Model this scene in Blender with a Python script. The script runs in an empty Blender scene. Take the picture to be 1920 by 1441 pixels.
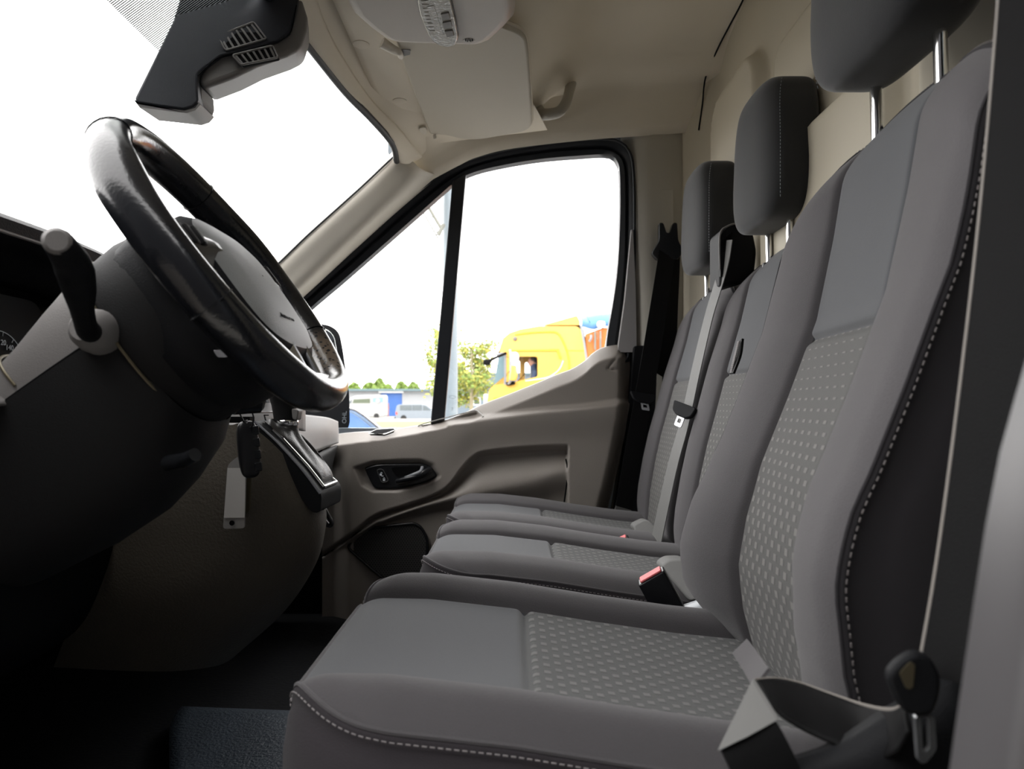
import bpy, bmesh, math, random
import numpy as np
from mathutils import Vector, Matrix

random.seed(7); RNG = np.random.default_rng(7)
SC = bpy.context.scene
COL = SC.collection
# ------------------------------------------------------------------ camera, world, exposure
F = 1350.0; TH = math.radians(1.6); CZ = 1.6
cam = bpy.data.cameras.new('camera'); camo = bpy.data.objects.new('camera', cam); COL.objects.link(camo)
cam.sensor_width = 36.0; cam.lens = F / 1920 * 36.0
cam.clip_start = 0.02; cam.clip_end = 600
camo.location = (0, 0, CZ); camo.rotation_euler = (math.pi / 2 + TH, 0, 0)
cam.dof.use_dof = True; cam.dof.focus_distance = 1.15; cam.dof.aperture_fstop = 8.0
SC.camera = camo
SC.view_settings.view_transform = 'Standard'; SC.view_settings.look = 'None'
SC.view_settings.gamma = 1.0; SC.view_settings.use_curve_mapping = False
SC.view_settings.exposure = 0.0
SC.cycles.max_bounces = 10; SC.cycles.diffuse_bounces = 6; SC.cycles.transparent_max_bounces = 16
SC.cycles.glossy_bounces = 4; SC.cycles.sample_clamp_indirect = 6.0
SC.cycles.use_denoising = True

W = bpy.data.worlds.new('overcast_sky'); SC.world = W; W.use_nodes = True
_n = W.node_tree.nodes; _l = W.node_tree.links
bg = _n['Background']
SKY = 6.2
bg.inputs['Color'].default_value = (1.0, 0.985, 0.975, 1); bg.inputs['Strength'].default_value = SKY

def portal(loc, rot, sx, sy):
    l = bpy.data.lights.new('window_portal', 'AREA'); l.shape = 'RECTANGLE'; l.size = sx; l.size_y = sy
    l.cycles.is_portal = True
    o = bpy.data.objects.new('window_portal', l); o.location = loc; o.rotation_euler = rot; COL.objects.link(o)
portal((-0.1, 2.35, 1.95), (-math.pi / 2, 0, 0), 1.5, 1.1)              # passenger window
portal((-0.2, -0.05, 1.75), (math.pi / 2, 0, 0), 1.6, 2.0)              # open driver's door
portal((-0.85, 1.15, 2.05), (0, -math.radians(45), 0), 1.4, 2.1)        # windscreen

# ------------------------------------------------------------------ projection helpers (real depth per point)
_c, _s = math.cos(TH), math.sin(TH)
def ray(px, py):
    u = (px - 960) / F; v = (720.5 - py) / F
    return Vector((u, _c - v * _s, _s + v * _c))
def P(px, py, Y):
    r = ray(px, py); t = Y / r.y
    return Vector((r.x * t, Y, CZ + r.z * t))
def PX(px, py, X):
    r = ray(px, py); t = X / r.x
    return Vector((X, r.y * t, CZ + r.z * t))
def PZ(px, py, Z):
    r = ray(px, py); t = (Z - CZ) / r.z
    return Vector((r.x * t, r.y * t, Z))
def PL(px, py, pt, n):
    r = ray(px, py); o = Vector((0, 0, CZ)); t = (Vector(pt) - o).dot(n) / r.dot(n)
    return o + r * t

# ------------------------------------------------------------------ materials
def nd(nt, t, **k):
    n = nt.nodes.new(t)
    for a, b in k.items():
        setattr(n, a, b)
    return n
def mat(name, col, rough=0.6, metal=0.0, spec=0.5, bump=0.0, bscale=400, var=0.0, vscale=8, sheen=0.0, coat=0.0, coords='Object', bdetail=2, bdist=0.002, trans=0.0):
    m = bpy.data.materials.new(name); m.use_nodes = True; nt = m.node_tree; b = nt.nodes['Principled BSDF']
    b.inputs['Base Color'].default_value = (*col, 1); b.inputs['Roughness'].default_value = rough
    b.inputs['Metallic'].default_value = metal; b.inputs['Specular IOR Level'].default_value = spec
    b.inputs['Sheen Weight'].default_value = sheen; b.inputs['Coat Weight'].default_value = coat
    b.inputs['Transmission Weight'].default_value = trans
    tc = nd(nt, 'ShaderNodeTexCoord')
    if var > 0:
        no = nd(nt, 'ShaderNodeTexNoise'); no.inputs['Scale'].default_value = vscale; no.inputs['Detail'].default_value = 4
        nt.links.new(tc.outputs[coords], no.inputs['Vector'])
        mr = nd(nt, 'ShaderNodeMapRange'); mr.inputs['To Min'].default_value = 1 - var; mr.inputs['To Max'].default_value = 1 + var
        nt.links.new(no.outputs['Fac'], mr.inputs['Value'])
        mx = nd(nt, 'ShaderNodeVectorMath', operation='SCALE'); mx.inputs[0].default_value = col
        nt.links.new(mr.outputs['Result'], mx.inputs['Scale']); nt.links.new(mx.outputs[0], b.inputs['Base Color'])
    if bump > 0:
        no = nd(nt, 'ShaderNodeTexNoise'); no.inputs['Scale'].default_value = bscale; no.inputs['Detail'].default_value = bdetail
        nt.links.new(tc.outputs[coords], no.inputs['Vector'])
        bp = nd(nt, 'ShaderNodeBump'); bp.inputs['Strength'].default_value = bump; bp.inputs['Distance'].default_value = bdist
        nt.links.new(no.outputs['Fac'], bp.inputs['Height']); nt.links.new(bp.outputs['Normal'], b.inputs['Normal'])
    return m

def math_n(nt, op, a, b=None, c=None):
    n = nd(nt, 'ShaderNodeMath', operation=op)
    for i, x in enumerate((a, b, c)):
        if x is None: continue
        if isinstance(x, (int, float)): n.inputs[i].default_value = x
        else: nt.links.new(x, n.inputs[i])
    return n.outputs[0]

def pattern_fabric(name, base, light, pu=0.021, pv=0.023, fade=None):
    """woven cloth with staggered small light squares; UV in metres; fade=(v0,v1): squares thin out between v0 and v1"""
    m = bpy.data.materials.new(name); m.use_nodes = True; nt = m.node_tree; b = nt.nodes['Principled BSDF']
    b.inputs['Roughness'].default_value = 0.85; b.inputs['Sheen Weight'].default_value = 0.15
    tc = nd(nt, 'ShaderNodeTexCoord'); sx = nd(nt, 'ShaderNodeSeparateXYZ'); nt.links.new(tc.outputs['UV'], sx.inputs[0])
    u, v = sx.outputs[0], sx.outputs[1]
    def sq(ou, ov, hu, hv):
        a = math_n(nt, 'FRACT', math_n(nt, 'ADD', math_n(nt, 'DIVIDE', u, pu), ou))
        c = math_n(nt, 'FRACT', math_n(nt, 'ADD', math_n(nt, 'DIVIDE', v, pv), ov))
        a = math_n(nt, 'ABSOLUTE', math_n(nt, 'SUBTRACT', a, 0.5)); c = math_n(nt, 'ABSOLUTE', math_n(nt, 'SUBTRACT', c, 0.5))
        return math_n(nt, 'MULTIPLY', math_n(nt, 'LESS_THAN', a, hu), math_n(nt, 'LESS_THAN', c, hv))
    if fade:
        mr = nd(nt, 'ShaderNodeMapRange'); mr.inputs['From Min'].default_value = fade[0]; mr.inputs['From Max'].default_value = fade[1]
        mr.inputs['To Min'].default_value = 0.155; mr.inputs['To Max'].default_value = 0.035; nt.links.new(v, mr.inputs['Value']); hv = mr.outputs[0]
    else:
        hv = 0.14
    L = math_n(nt, 'MAXIMUM', sq(0, 0, 0.19, hv), sq(0.5, 0.5, 0.19, hv))
    D = math_n(nt, 'MAXIMUM', sq(0.27, 0, 0.10, hv), sq(0.77, 0.5, 0.10, hv))  # darker squares paint a shadow beside each raised light square
    mx = nd(nt, 'ShaderNodeMix', data_type='RGBA'); mx.inputs['A'].default_value = (*base, 1); mx.inputs['B'].default_value = (*light, 1)
    no = nd(nt, 'ShaderNodeTexNoise'); no.inputs['Scale'].default_value = 30; nt.links.new(tc.outputs['UV'], no.inputs['Vector'])
    fac = math_n(nt, 'MULTIPLY', L, math_n(nt, 'MULTIPLY_ADD', no.outputs['Fac'], 0.9, 0.45)); nt.links.new(fac, mx.inputs['Factor'])
    mx2 = nd(nt, 'ShaderNodeMix', data_type='RGBA'); nt.links.new(mx.outputs['Result'], mx2.inputs['A'])
    mx2.inputs['B'].default_value = (*[x * 0.55 for x in base], 1); nt.links.new(math_n(nt, 'MULTIPLY', D, 0.7), mx2.inputs['Factor'])
    nt.links.new(mx2.outputs['Result'], b.inputs['Base Color'])
    wv = nd(nt, 'ShaderNodeTexWave'); wv.inputs['Scale'].default_value = 260; nt.links.new(tc.outputs['UV'], wv.inputs['Vector'])
    h = math_n(nt, 'ADD', math_n(nt, 'MULTIPLY', wv.outputs['Fac'], 0.3), L)
    bp = nd(nt, 'ShaderNodeBump'); bp.inputs['Strength'].default_value = 0.35; bp.inputs['Distance'].default_value = 0.001
    nt.links.new(h, bp.inputs['Height']); nt.links.new(bp.outputs['Normal'], b.inputs['Normal'])
    return m

def glass_mat(name, tint, refl=1.45):
    m = bpy.data.materials.new(name); m.use_nodes = True; nt = m.node_tree
    for n in list(nt.nodes): nt.nodes.remove(n)
    out = nd(nt, 'ShaderNodeOutputMaterial'); tr = nd(nt, 'ShaderNodeBsdfTransparent'); tr.inputs[0].default_value = (*tint, 1)
    gl = nd(nt, 'ShaderNodeBsdfGlossy'); gl.inputs['Roughness'].default_value = 0.02
    lw = nd(nt, 'ShaderNodeLayerWeight'); lw.inputs['Blend'].default_value = 0.5
    fr = math_n(nt, 'MULTIPLY_ADD', math_n(nt, 'POWER', lw.outputs['Facing'], 5.0), 0.6, 0.04)
    mx = nd(nt, 'ShaderNodeMixShader'); nt.links.new(fr, mx.inputs[0]); nt.links.new(tr.outputs[0], mx.inputs[1]); nt.links.new(gl.outputs[0], mx.inputs[2])
    nt.links.new(mx.outputs[0], out.inputs[0])
    return m

M = dict(
    fabric=mat('charcoal_fabric', (0.088, 0.092, 0.100), 0.85, bump=0.25, bscale=900, sheen=0.25, var=0.08, vscale=6, bdist=0.001, spec=0.2),
    bolster=mat('bolster_fabric', (0.088, 0.083, 0.088), 0.85, bump=0.6, bscale=1100, sheen=0.25, var=0.07, vscale=5, bdist=0.001, spec=0.2),
    side=mat('side_fabric', (0.026, 0.024, 0.027), 0.85, bump=0.35, bscale=1400, sheen=0.1, bdist=0.001, spec=0.15),
    pattern=pattern_fabric('patterned_fabric', (0.078, 0.080, 0.080), (0.165, 0.165, 0.16)),
    pattern_back=pattern_fabric('patterned_back_fabric', (0.092, 0.091, 0.088), (0.20, 0.196, 0.185), fade=(0.14, 0.30)),
    thread=mat('seam_thread', (0.30, 0.28, 0.28), 0.7), threaddark=mat('dark_seam_thread', (0.15, 0.135, 0.135), 0.7),
    headrest=mat('headrest_fabric', (0.027, 0.028, 0.030), 0.85, bump=0.25, bscale=900, sheen=0.3, bdist=0.001, spec=0.2),
    visor=mat('visor_cloth', (0.53, 0.49, 0.41), 0.75, bump=0.12, bscale=600, var=0.03, vscale=6),
    cream=mat('headliner_cloth', (0.72, 0.66, 0.555), 0.9, bump=0.15, bscale=500, var=0.04, vscale=5),
    creamplastic=mat('cream_plastic', (0.68, 0.64, 0.56), 0.45, bump=0.08, bscale=600, var=0.03, vscale=9),
    console=mat('console_plastic', (0.56, 0.52, 0.47), 0.5, bump=0.1, bscale=600, var=0.05, vscale=9),
    bulk=mat('bulkhead_panel', (0.52, 0.475, 0.375), 0.6, bump=0.08, bscale=200, var=0.05, vscale=4),
    door=mat('door_plastic', (0.29, 0.262, 0.236), 0.5, bump=0.4, bscale=520, var=0.06, vscale=10, bdist=0.0015),
    doorlight=mat('ledge_plastic', (0.34, 0.33, 0.315), 0.5, bump=0.25, bscale=520, bdist=0.001),
    bpillar=mat('pillar_plastic', (0.42, 0.40, 0.35), 0.55, bump=0.08, bscale=500, var=0.04, vscale=7),
    greypillar=mat('grey_painted_metal', (0.07, 0.067, 0.07), 0.4),
    dash=mat('dash_plastic', (0.012, 0.0125, 0.014), 0.55, bump=0.4, bscale=700, bdist=0.001, spec=0.1),
    dashlight=mat('dash_grey_plastic', (0.30, 0.29, 0.285), 0.55, bump=0.4, bscale=600, var=0.08, vscale=14, bdist=0.001),
    skirt=mat('skirt_fabric', (0.046, 0.041, 0.046), 0.85, spec=0.15, bump=0.5, bscale=1100, sheen=0.1, bdist=0.001), housing=mat('camera_housing_plastic', (0.032, 0.035, 0.043), 0.5, spec=0.3, bump=0.2, bscale=900, bdist=0.001),
    sashgrey=mat('sash_painted_grey', (0.36, 0.35, 0.35), 0.45), shadewall=mat('shade_wall_dark', (0.030, 0.030, 0.032), 0.8, spec=0.1, var=0.2, vscale=2),
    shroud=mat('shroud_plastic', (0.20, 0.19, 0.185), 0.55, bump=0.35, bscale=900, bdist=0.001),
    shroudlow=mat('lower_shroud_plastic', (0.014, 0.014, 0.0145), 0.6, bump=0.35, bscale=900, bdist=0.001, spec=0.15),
    brown=mat('console_side_plastic', (0.105, 0.092, 0.074), 0.6, bump=0.55, bscale=260, var=0.1, vscale=10, spec=0.25),
    gloss=mat('gloss_black', (0.012, 0.013, 0.015), 0.22),
    black=mat('matt_black', (0.006, 0.006, 0.0065), 0.6, spec=0.05),
    leather=mat('wheel_leather', (0.012, 0.013, 0.016), 0.20, spec=0.6, bump=0.10, bscale=350),
    gaiter=mat('gaiter_leather', (0.022, 0.021, 0.021), 0.42, bump=0.6, bscale=420, bdist=0.001),
    pad=mat('airbag_plastic', (0.25, 0.26, 0.26), 0.5, bump=0.5, bscale=800, bdist=0.001),
    silver=mat('satin_silver', (0.55, 0.56, 0.58), 0.25, metal=0.9),
    chrome=mat('chrome_steel', (0.80, 0.80, 0.80), 0.12, metal=1.0),
    rubber=mat('rubber_seal', (0.014, 0.016, 0.020), 0.45, spec=0.3),
    belt=mat('belt_webbing', (0.007, 0.007, 0.0075), 0.6, bump=0.4, bscale=1500, bdist=0.001, spec=0.15),
    beltgrey=mat('grey_belt_webbing', (0.17, 0.17, 0.165), 0.6, bump=0.4, bscale=1500, bdist=0.001),  # paler grey than the black webbing
    beltlit=mat('belt_lit_edge', (0.24, 0.22, 0.20), 0.7),  # much paler than the webbing: light on the strap edge put into the colour
    red=mat('red_release_button', (0.85, 0.16, 0.17), 0.4),
    fob=mat('key_plastic', (0.012, 0.012, 0.014), 0.35),
    brass=mat('key_blade', (0.13, 0.11, 0.07), 0.45, metal=0.5),
    paper=mat('paper_label', (0.62, 0.60, 0.57), 0.6, var=0.05, vscale=30),
    tag=mat('tag_plastic', (0.27, 0.26, 0.25), 0.3),
    lens=mat('lamp_lens', (0.42, 0.40, 0.35), 0.12, bump=0.6, bscale=160, spec=0.9),
    button=mat('lamp_button', (0.16, 0.145, 0.13), 0.4),
    floor=mat('floor_rubber', (0.050, 0.068, 0.092), 0.55, bump=0.9, bscale=190, bdist=0.003),
    darkfloor=mat('floor_lining', (0.012, 0.013, 0.015), 0.7, bump=0.5, bscale=120, spec=0.2),
    glass=glass_mat('clear_window_glass', (0.95, 0.95, 0.95)),
    mirror=mat('mirror_surface', (0.9, 0.93, 0.93), 0.03, metal=1.0),
    screen=mat('screen_glass', (0.30, 0.33, 0.32), 0.15, coat=0.5),  # pale base colour stands in for a reflection on the screen
    white=mat('dial_print', (0.75, 0.80, 0.85), 0.6),
    inkgrey=mat('grey_print', (0.18, 0.20, 0.22), 0.6),
    yellow=mat('yellow_paint', (0.74, 0.43, 0.075), 0.35, coat=0.2),
    yellowdark=mat('yellow_paint_shade_panel', (0.80, 0.42, 0.02), 0.35),
    orange=mat('orange_paint', (0.55, 0.15, 0.02), 0.5, var=0.1, vscale=2),
    tarp=mat('blue_tarpaulin', (0.10, 0.24, 0.50), 0.6, bump=0.3, bscale=5, bdist=0.05),
    steel=mat('painted_steel', (0.25, 0.26, 0.28), 0.5),
    mast=mat('galvanised_steel', (0.19, 0.225, 0.245), 0.45, var=0.15, vscale=6),
    lattice=mat('weathered_steel', (0.20, 0.20, 0.17), 0.6, var=0.2, vscale=15),
    tyre=mat('tyre_rubber', (0.02, 0.02, 0.02), 0.8),
    leaf=mat('leaf_green', (0.20, 0.29, 0.06), 0.6, var=0.5, vscale=3),
    leafy=mat('leaf_yellow_green', (0.36, 0.35, 0.06), 0.6, var=0.4, vscale=3),
    leaffar=mat('far_foliage', (0.17, 0.25, 0.05), 0.7, var=0.5, vscale=0.6),
    bark=mat('tree_bark', (0.30, 0.27, 0.18), 0.9),
    grass=mat('dry_grass', (0.17, 0.18, 0.065), 0.9, var=0.35, vscale=0.6),
    asphalt=mat('yard_paving', (0.32, 0.305, 0.28), 0.9, var=0.1, vscale=0.8),
    wallwhite=mat('white_render', (0.34, 0.35, 0.36), 0.8),
    wallblue=mat('grey_blue_cladding', (0.14, 0.175, 0.21), 0.7),
    roofedge=mat('teal_roof_edge', (0.11, 0.17, 0.185), 0.6),
    bluedoor=mat('blue_roller_door', (0.05, 0.14, 0.42), 0.5),
    vanwhite=mat('white_van_paint', (0.80, 0.81, 0.80), 0.35),
    camper=mat('camper_white_paint', (0.34, 0.345, 0.34), 0.4),
    vangrey=mat('silver_grey_paint', (0.20, 0.23, 0.26), 0.35, metal=0.1),
    carblue=mat('blue_grey_paint', (0.22, 0.30, 0.40), 0.3, metal=0.2),
    carsilver=mat('silver_paint', (0.62, 0.66, 0.70), 0.3, metal=0.1),
    tint=mat('tinted_window', (0.10, 0.12, 0.13), 0.1),
    tintgreen=mat('green_tinted_window', (0.08, 0.10, 0.06), 0.15),
    tintblue=mat('sky_tinted_window', (0.16, 0.28, 0.55), 0.08),
    truckglass=mat('truck_windscreen', (0.16, 0.24, 0.27), 0.1),
    tail=mat('tail_lamp_red', (0.7, 0.06, 0.05), 0.3),
    brickred=mat('reddish_fence', (0.30, 0.14, 0.12), 0.8),
    skin=mat('skin', (0.62, 0.34, 0.25), 0.6), hair=mat('dark_hair', (0.05, 0.035, 0.03), 0.7), shirt=mat('navy_shirt', (0.05, 0.08, 0.16), 0.8),
)

def speaker_mat():
    m = mat('speaker_mesh', (0.022, 0.022, 0.023), 0.5); nt = m.node_tree; b = nt.nodes['Principled BSDF']
    tc = nd(nt, 'ShaderNodeTexCoord'); sx = nd(nt, 'ShaderNodeSeparateXYZ'); nt.links.new(tc.outputs['Object'], sx.inputs[0])
    r = math_n(nt, 'FLOOR', math_n(nt, 'DIVIDE', sx.outputs[2], 0.0055))
    off = math_n(nt, 'MULTIPLY', math_n(nt, 'MODULO', r, 2.0), 0.5)
    a = math_n(nt, 'ABSOLUTE', math_n(nt, 'SUBTRACT', math_n(nt, 'FRACT', math_n(nt, 'ADD', math_n(nt, 'DIVIDE', sx.outputs[0], 0.0075), off)), 0.5))
    c = math_n(nt, 'ABSOLUTE', math_n(nt, 'SUBTRACT', math_n(nt, 'FRACT', math_n(nt, 'DIVIDE', sx.outputs[2], 0.0055)), 0.5))
    d = math_n(nt, 'SQRT', math_n(nt, 'ADD', math_n(nt, 'MULTIPLY', a, a), math_n(nt, 'MULTIPLY', c, c)))
    hole = math_n(nt, 'LESS_THAN', d, 0.34)
    mx = nd(nt, 'ShaderNodeMix', data_type='RGBA'); mx.inputs['A'].default_value = (0.050, 0.048, 0.046, 1); mx.inputs['B'].default_value = (0.004, 0.004, 0.004, 1)
    nt.links.new(hole, mx.inputs['Factor']); nt.links.new(mx.outputs['Result'], b.inputs['Base Color'])
    return m
M['speaker'] = speaker_mat()

def worn_leather(c, r):
    """wheel leather with a scuffed pale brown patch round a point of the rim"""
    m = M['leather']; nt = m.node_tree; b = nt.nodes['Principled BSDF']
    tc = nd(nt, 'ShaderNodeTexCoord'); vd = nd(nt, 'ShaderNodeVectorMath', operation='DISTANCE'); vd.inputs[1].default_value = c; nt.links.new(tc.outputs['Object'], vd.inputs[0])
    no = nd(nt, 'ShaderNodeTexVoronoi'); no.inputs['Scale'].default_value = 170; nt.links.new(tc.outputs['Object'], no.inputs['Vector'])
    mr = nd(nt, 'ShaderNodeMapRange'); mr.inputs['From Min'].default_value = r; mr.inputs['From Max'].default_value = r * 0.5; nt.links.new(vd.outputs['Value'], mr.inputs['Value'])
    f = math_n(nt, 'MULTIPLY', mr.outputs[0], math_n(nt, 'GREATER_THAN', no.outputs['Distance'], 0.32))
    mx = nd(nt, 'ShaderNodeMix', data_type='RGBA'); mx.inputs['A'].default_value = (0.012, 0.013, 0.016, 1); mx.inputs['B'].default_value = (0.15, 0.115, 0.085, 1)
    nt.links.new(f, mx.inputs['Factor']); nt.links.new(mx.outputs['Result'], b.inputs['Base Color'])

def frit_mat():
    """windscreen glass printed with fine black lines (shade band)"""
    m = glass_mat('printed_shade_band', (0.93, 0.96, 0.95)); nt = m.node_tree
    out = [n for n in nt.nodes if n.type == 'OUTPUT_MATERIAL'][0]; src = out.inputs[0].links[0].from_socket
    tc = nd(nt, 'ShaderNodeTexCoord'); sx = nd(nt, 'ShaderNodeSeparateXYZ'); nt.links.new(tc.outputs['Object'], sx.inputs[0])
    a = math_n(nt, 'LESS_THAN', math_n(nt, 'FRACT', math_n(nt, 'DIVIDE', sx.outputs[1], 0.0042)), 0.55)
    df = nd(nt, 'ShaderNodeBsdfDiffuse'); df.inputs[0].default_value = (0.01, 0.01, 0.012, 1)
    mx = nd(nt, 'ShaderNodeMixShader'); nt.links.new(a, mx.inputs[0]); nt.links.new(src, mx.inputs[1]); nt.links.new(df.outputs[0], mx.inputs[2])
    nt.links.new(mx.outputs[0], out.inputs[0])
    return m
M['frit'] = frit_mat()

# ------------------------------------------------------------------ object helpers
def tag(o, label=None, cat=None, group=None, kind=None):
    if label: o['label'] = label
    if cat: o['category'] = cat
    if group: o['group'] = group
    if kind: o['kind'] = kind
    return o
def empty(name, loc, label=None, cat=None, group=None, kind=None):
    o = bpy.data.objects.new(name, None); o.empty_display_size = 0.05; o.location = loc; COL.objects.link(o)
    return tag(o, label, cat, group, kind)
def link(name, me, m, parent=None):
    if m is not None: me.materials.append(M[m] if isinstance(m, str) else m)
    o = bpy.data.objects.new(name, me); COL.objects.link(o)
    if parent is not None:
        o.parent = parent
        if parent.type == 'EMPTY': o.matrix_parent_inverse = Matrix.Translation(-Vector(parent.location))
    return o
def mesh(name, V, Fc, m, parent=None, sharp=40, uv=None, smooth=True):
    me = bpy.data.meshes.new(name); me.from_pydata([tuple(map(float, v)) for v in V], [], [tuple(map(int, f)) for f in Fc]); me.update()
    bm = bmesh.new(); bm.from_mesh(me); bmesh.ops.recalc_face_normals(bm, faces=bm.faces); bm.to_mesh(me); bm.free()
    if uv is not None:
        ul = me.uv_layers.new(name='UVMap'); uv = np.asarray(uv, float)
        idx = np.empty(len(me.loops), dtype=np.int32); me.loops.foreach_get('vertex_index', idx)
        ul.data.foreach_set('uv', uv[idx].ravel())
    if smooth:
        me.polygons.foreach_set('use_smooth', [True] * len(me.polygons))
        if sharp: me.set_sharp_from_angle(angle=math.radians(sharp))
    return link(name, me, m, parent)
def bevel(o, w, seg=2):
    if w > 0:
        md = o.modifiers.new('bevel', 'BEVEL'); md.width = w; md.segments = seg; md.limit_method = 'ANGLE'; md.angle_limit = math.radians(35)
        md.harden_normals = False
    return o
def solid(o, t, off=-1):
    md = o.modifiers.new('solid', 'SOLIDIFY'); md.thickness = t; md.offset = off
    return o
def crom(pts, n, closed=False):
    p = np.asarray([tuple(q) for q in pts], float)
    if len(p) == 2 and not closed:
        t = np.linspace(0, 1, n)[:, None]; return p[0] * (1 - t) + p[1] * t
    if closed: q = np.vstack([p[-1:], p, p[:2]]); k = len(p)
    else: q = np.vstack([2 * p[0] - p[1], p, 2 * p[-1] - p[-2]]); k = len(p) - 1
    sl = np.linalg.norm(np.diff(q[1:k + 2], axis=0), axis=1); cum = np.r_[0, np.cumsum(sl)]
    d = np.linspace(0, cum[-1], n, endpoint=not closed)
    out = np.empty((n, p.shape[1]))
    for i, x in enumerate(d):
        j = min(int(np.searchsorted(cum, x, 'right') - 1), k - 1); t = (x - cum[j]) / max(sl[j], 1e-12)
        a, b, c, e = q[j:j + 4]
        m1 = (c - a) / 2; m2 = (e - b) / 2
        h = (2 * t**3 - 3 * t**2 + 1) * b + (t**3 - 2 * t**2 + t) * m1 + (-2 * t**3 + 3 * t**2) * c + (t**3 - t**2) * m2
        out[i] = h
    return out
def lin(pts, n):
    p = np.asarray([tuple(q) for q in pts], float); sl = np.linalg.norm(np.diff(p, axis=0), axis=1); cum = np.r_[0, np.cumsum(sl)]
    d = np.linspace(0, cum[-1], n); return np.stack([np.interp(d, cum, p[:, i]) for i in range(p.shape[1])], 1)
def gridfaces(R, C, cu=False, cv=False, base=0):
    f = []
    for r in range(R if cu else R - 1):
        for c in range(C if cv else C - 1):
            a = r * C + c; b = r * C + (c + 1) % C; d = ((r + 1) % R) * C + c; e = ((r + 1) % R) * C + (c + 1) % C
            f.append((base + a, base + b, base + e, base + d))
    return f
def gridmesh(name, G, m, parent=None, cu=False, cv=False, uv=None, sharp=50, caps=False):
    G = np.asarray(G, float); R, C = G.shape[:2]
    f = gridfaces(R, C, cu, cv)
    if caps and cv: f += [tuple(range(C)), tuple(range((R - 1) * C, R * C))]
    return mesh(name, G.reshape(-1, 3), f, m, parent, sharp, uv)
def patch(name, rows, nu, nv, m, parent=None, thick=0.0, sharp=50):
    A = np.stack([crom(r, nv) for r in rows]); G = np.stack([crom(A[:, j], nu) for j in range(nv)], 1)
    o = gridmesh(name, G, m, parent, sharp=sharp)
    if thick: solid(o, thick, 0)
    return o
def prism(name, pts, vec, m, parent=None, bev=0.0, seg=2, sharp=35):
    p = [Vector(q) for q in pts]; n = len(p); v = Vector(vec)
    V = p + [q + v for q in p]; f = [tuple(range(n)), tuple(range(2 * n - 1, n - 1, -1))]
    f += [(i, (i + 1) % n, n + (i + 1) % n, n + i) for i in range(n)]
    return bevel(mesh(name, V, f, m, parent, sharp), bev, seg)
def rnd(pts, r, k=5):
    """round the corners of a closed 2D/3D polygon by distance r (scalar or list)"""
    p = [Vector(q) for q in pts]; n = len(p); out = []
    for i in range(n):
        a, b, c = p[i - 1], p[i], p[(i + 1) % n]; rr = r[i] if isinstance(r, (list, tuple)) else r
        rr = min(rr, (a - b).length * 0.49, (c - b).length * 0.49)
        if rr <= 1e-9: out.append(b); continue
        s = b + (a - b).normalized() * rr; e = b + (c - b).normalized() * rr
        for j in range(k + 1):
            t = j / k; out.append(s * (1 - t)**2 + b * 2 * t * (1 - t) + e * t * t)
    return out
def box(name, c, s, m, parent=None, bev=0.0, rot=None, seg=2):
    c = Vector(c); R = rot.to_matrix() if rot is not None else Matrix.Identity(3)
    V = [c + R @ Vector((x * s[0] / 2, y * s[1] / 2, z * s[2] / 2)) for x in (-1, 1) for y in (-1, 1) for z in (-1, 1)]
    f = [(0, 1, 3, 2), (4, 6, 7, 5), (0, 4, 5, 1), (2, 3, 7, 6), (0, 2, 6, 4), (1, 5, 7, 3)]
    return bevel(mesh(name, V, f, m, parent, 35), bev, seg)
def boxes(name, L, m, parent=None, bev=0.0):
    V = []; f = []
    for c, s in L:
        b = len(V); c = Vector(c)
        V += [c + Vector((x * s[0] / 2, y * s[1] / 2, z * s[2] / 2)) for x in (-1, 1) for y in (-1, 1) for z in (-1, 1)]
        f += [tuple(b + i for i in q) for q in ((0, 1, 3, 2), (4, 6, 7, 5), (0, 4, 5, 1), (2, 3, 7, 6), (0, 2, 6, 4), (1, 5, 7, 3))]
    return bevel(mesh(name, V, f, m, parent, 35), bev)
def frames(p):
    p = [Vector(q) for q in p]; T = []
    for i in range(len(p)):
        T.append((p[min(i + 1, len(p) - 1)] - p[max(i - 1, 0)]).normalized())
    up = Vector((0, 0, 1)) if abs(T[0].z) < 0.9 else Vector((1, 0, 0))
    N = [(up - T[0] * up.dot(T[0])).normalized()]
    for i in range(1, len(p)):
        n = N[-1] - T[i] * N[-1].dot(T[i]); N.append(n.normalized())
    return p, T, N
def tube(name, pts, r, m, parent=None, seg=10, n=None, closed=False, flat=1.0, cap=True, sharp=50):
    if n: pts = crom(pts, n, closed)
    p, T, N = frames(pts); k = len(p)
    rr = np.interp(np.linspace(0, 1, k), np.linspace(0, 1, len(r)), r) if isinstance(r, (list, tuple)) else [r] * k
    if closed:
        for i in range(k): T[i] = (p[(i + 1) % k] - p[i - 1]).normalized()
    G = []
    for i in range(k):
        B = T[i].cross(N[i]); G.append([p[i] + (N[i] * math.cos(a) * flat + B * math.sin(a)) * rr[i] for a in np.linspace(0, 2 * math.pi, seg, endpoint=False)])
    return gridmesh(name, G, m, parent, cu=closed, cv=True, sharp=sharp, caps=cap and not closed)
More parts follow.
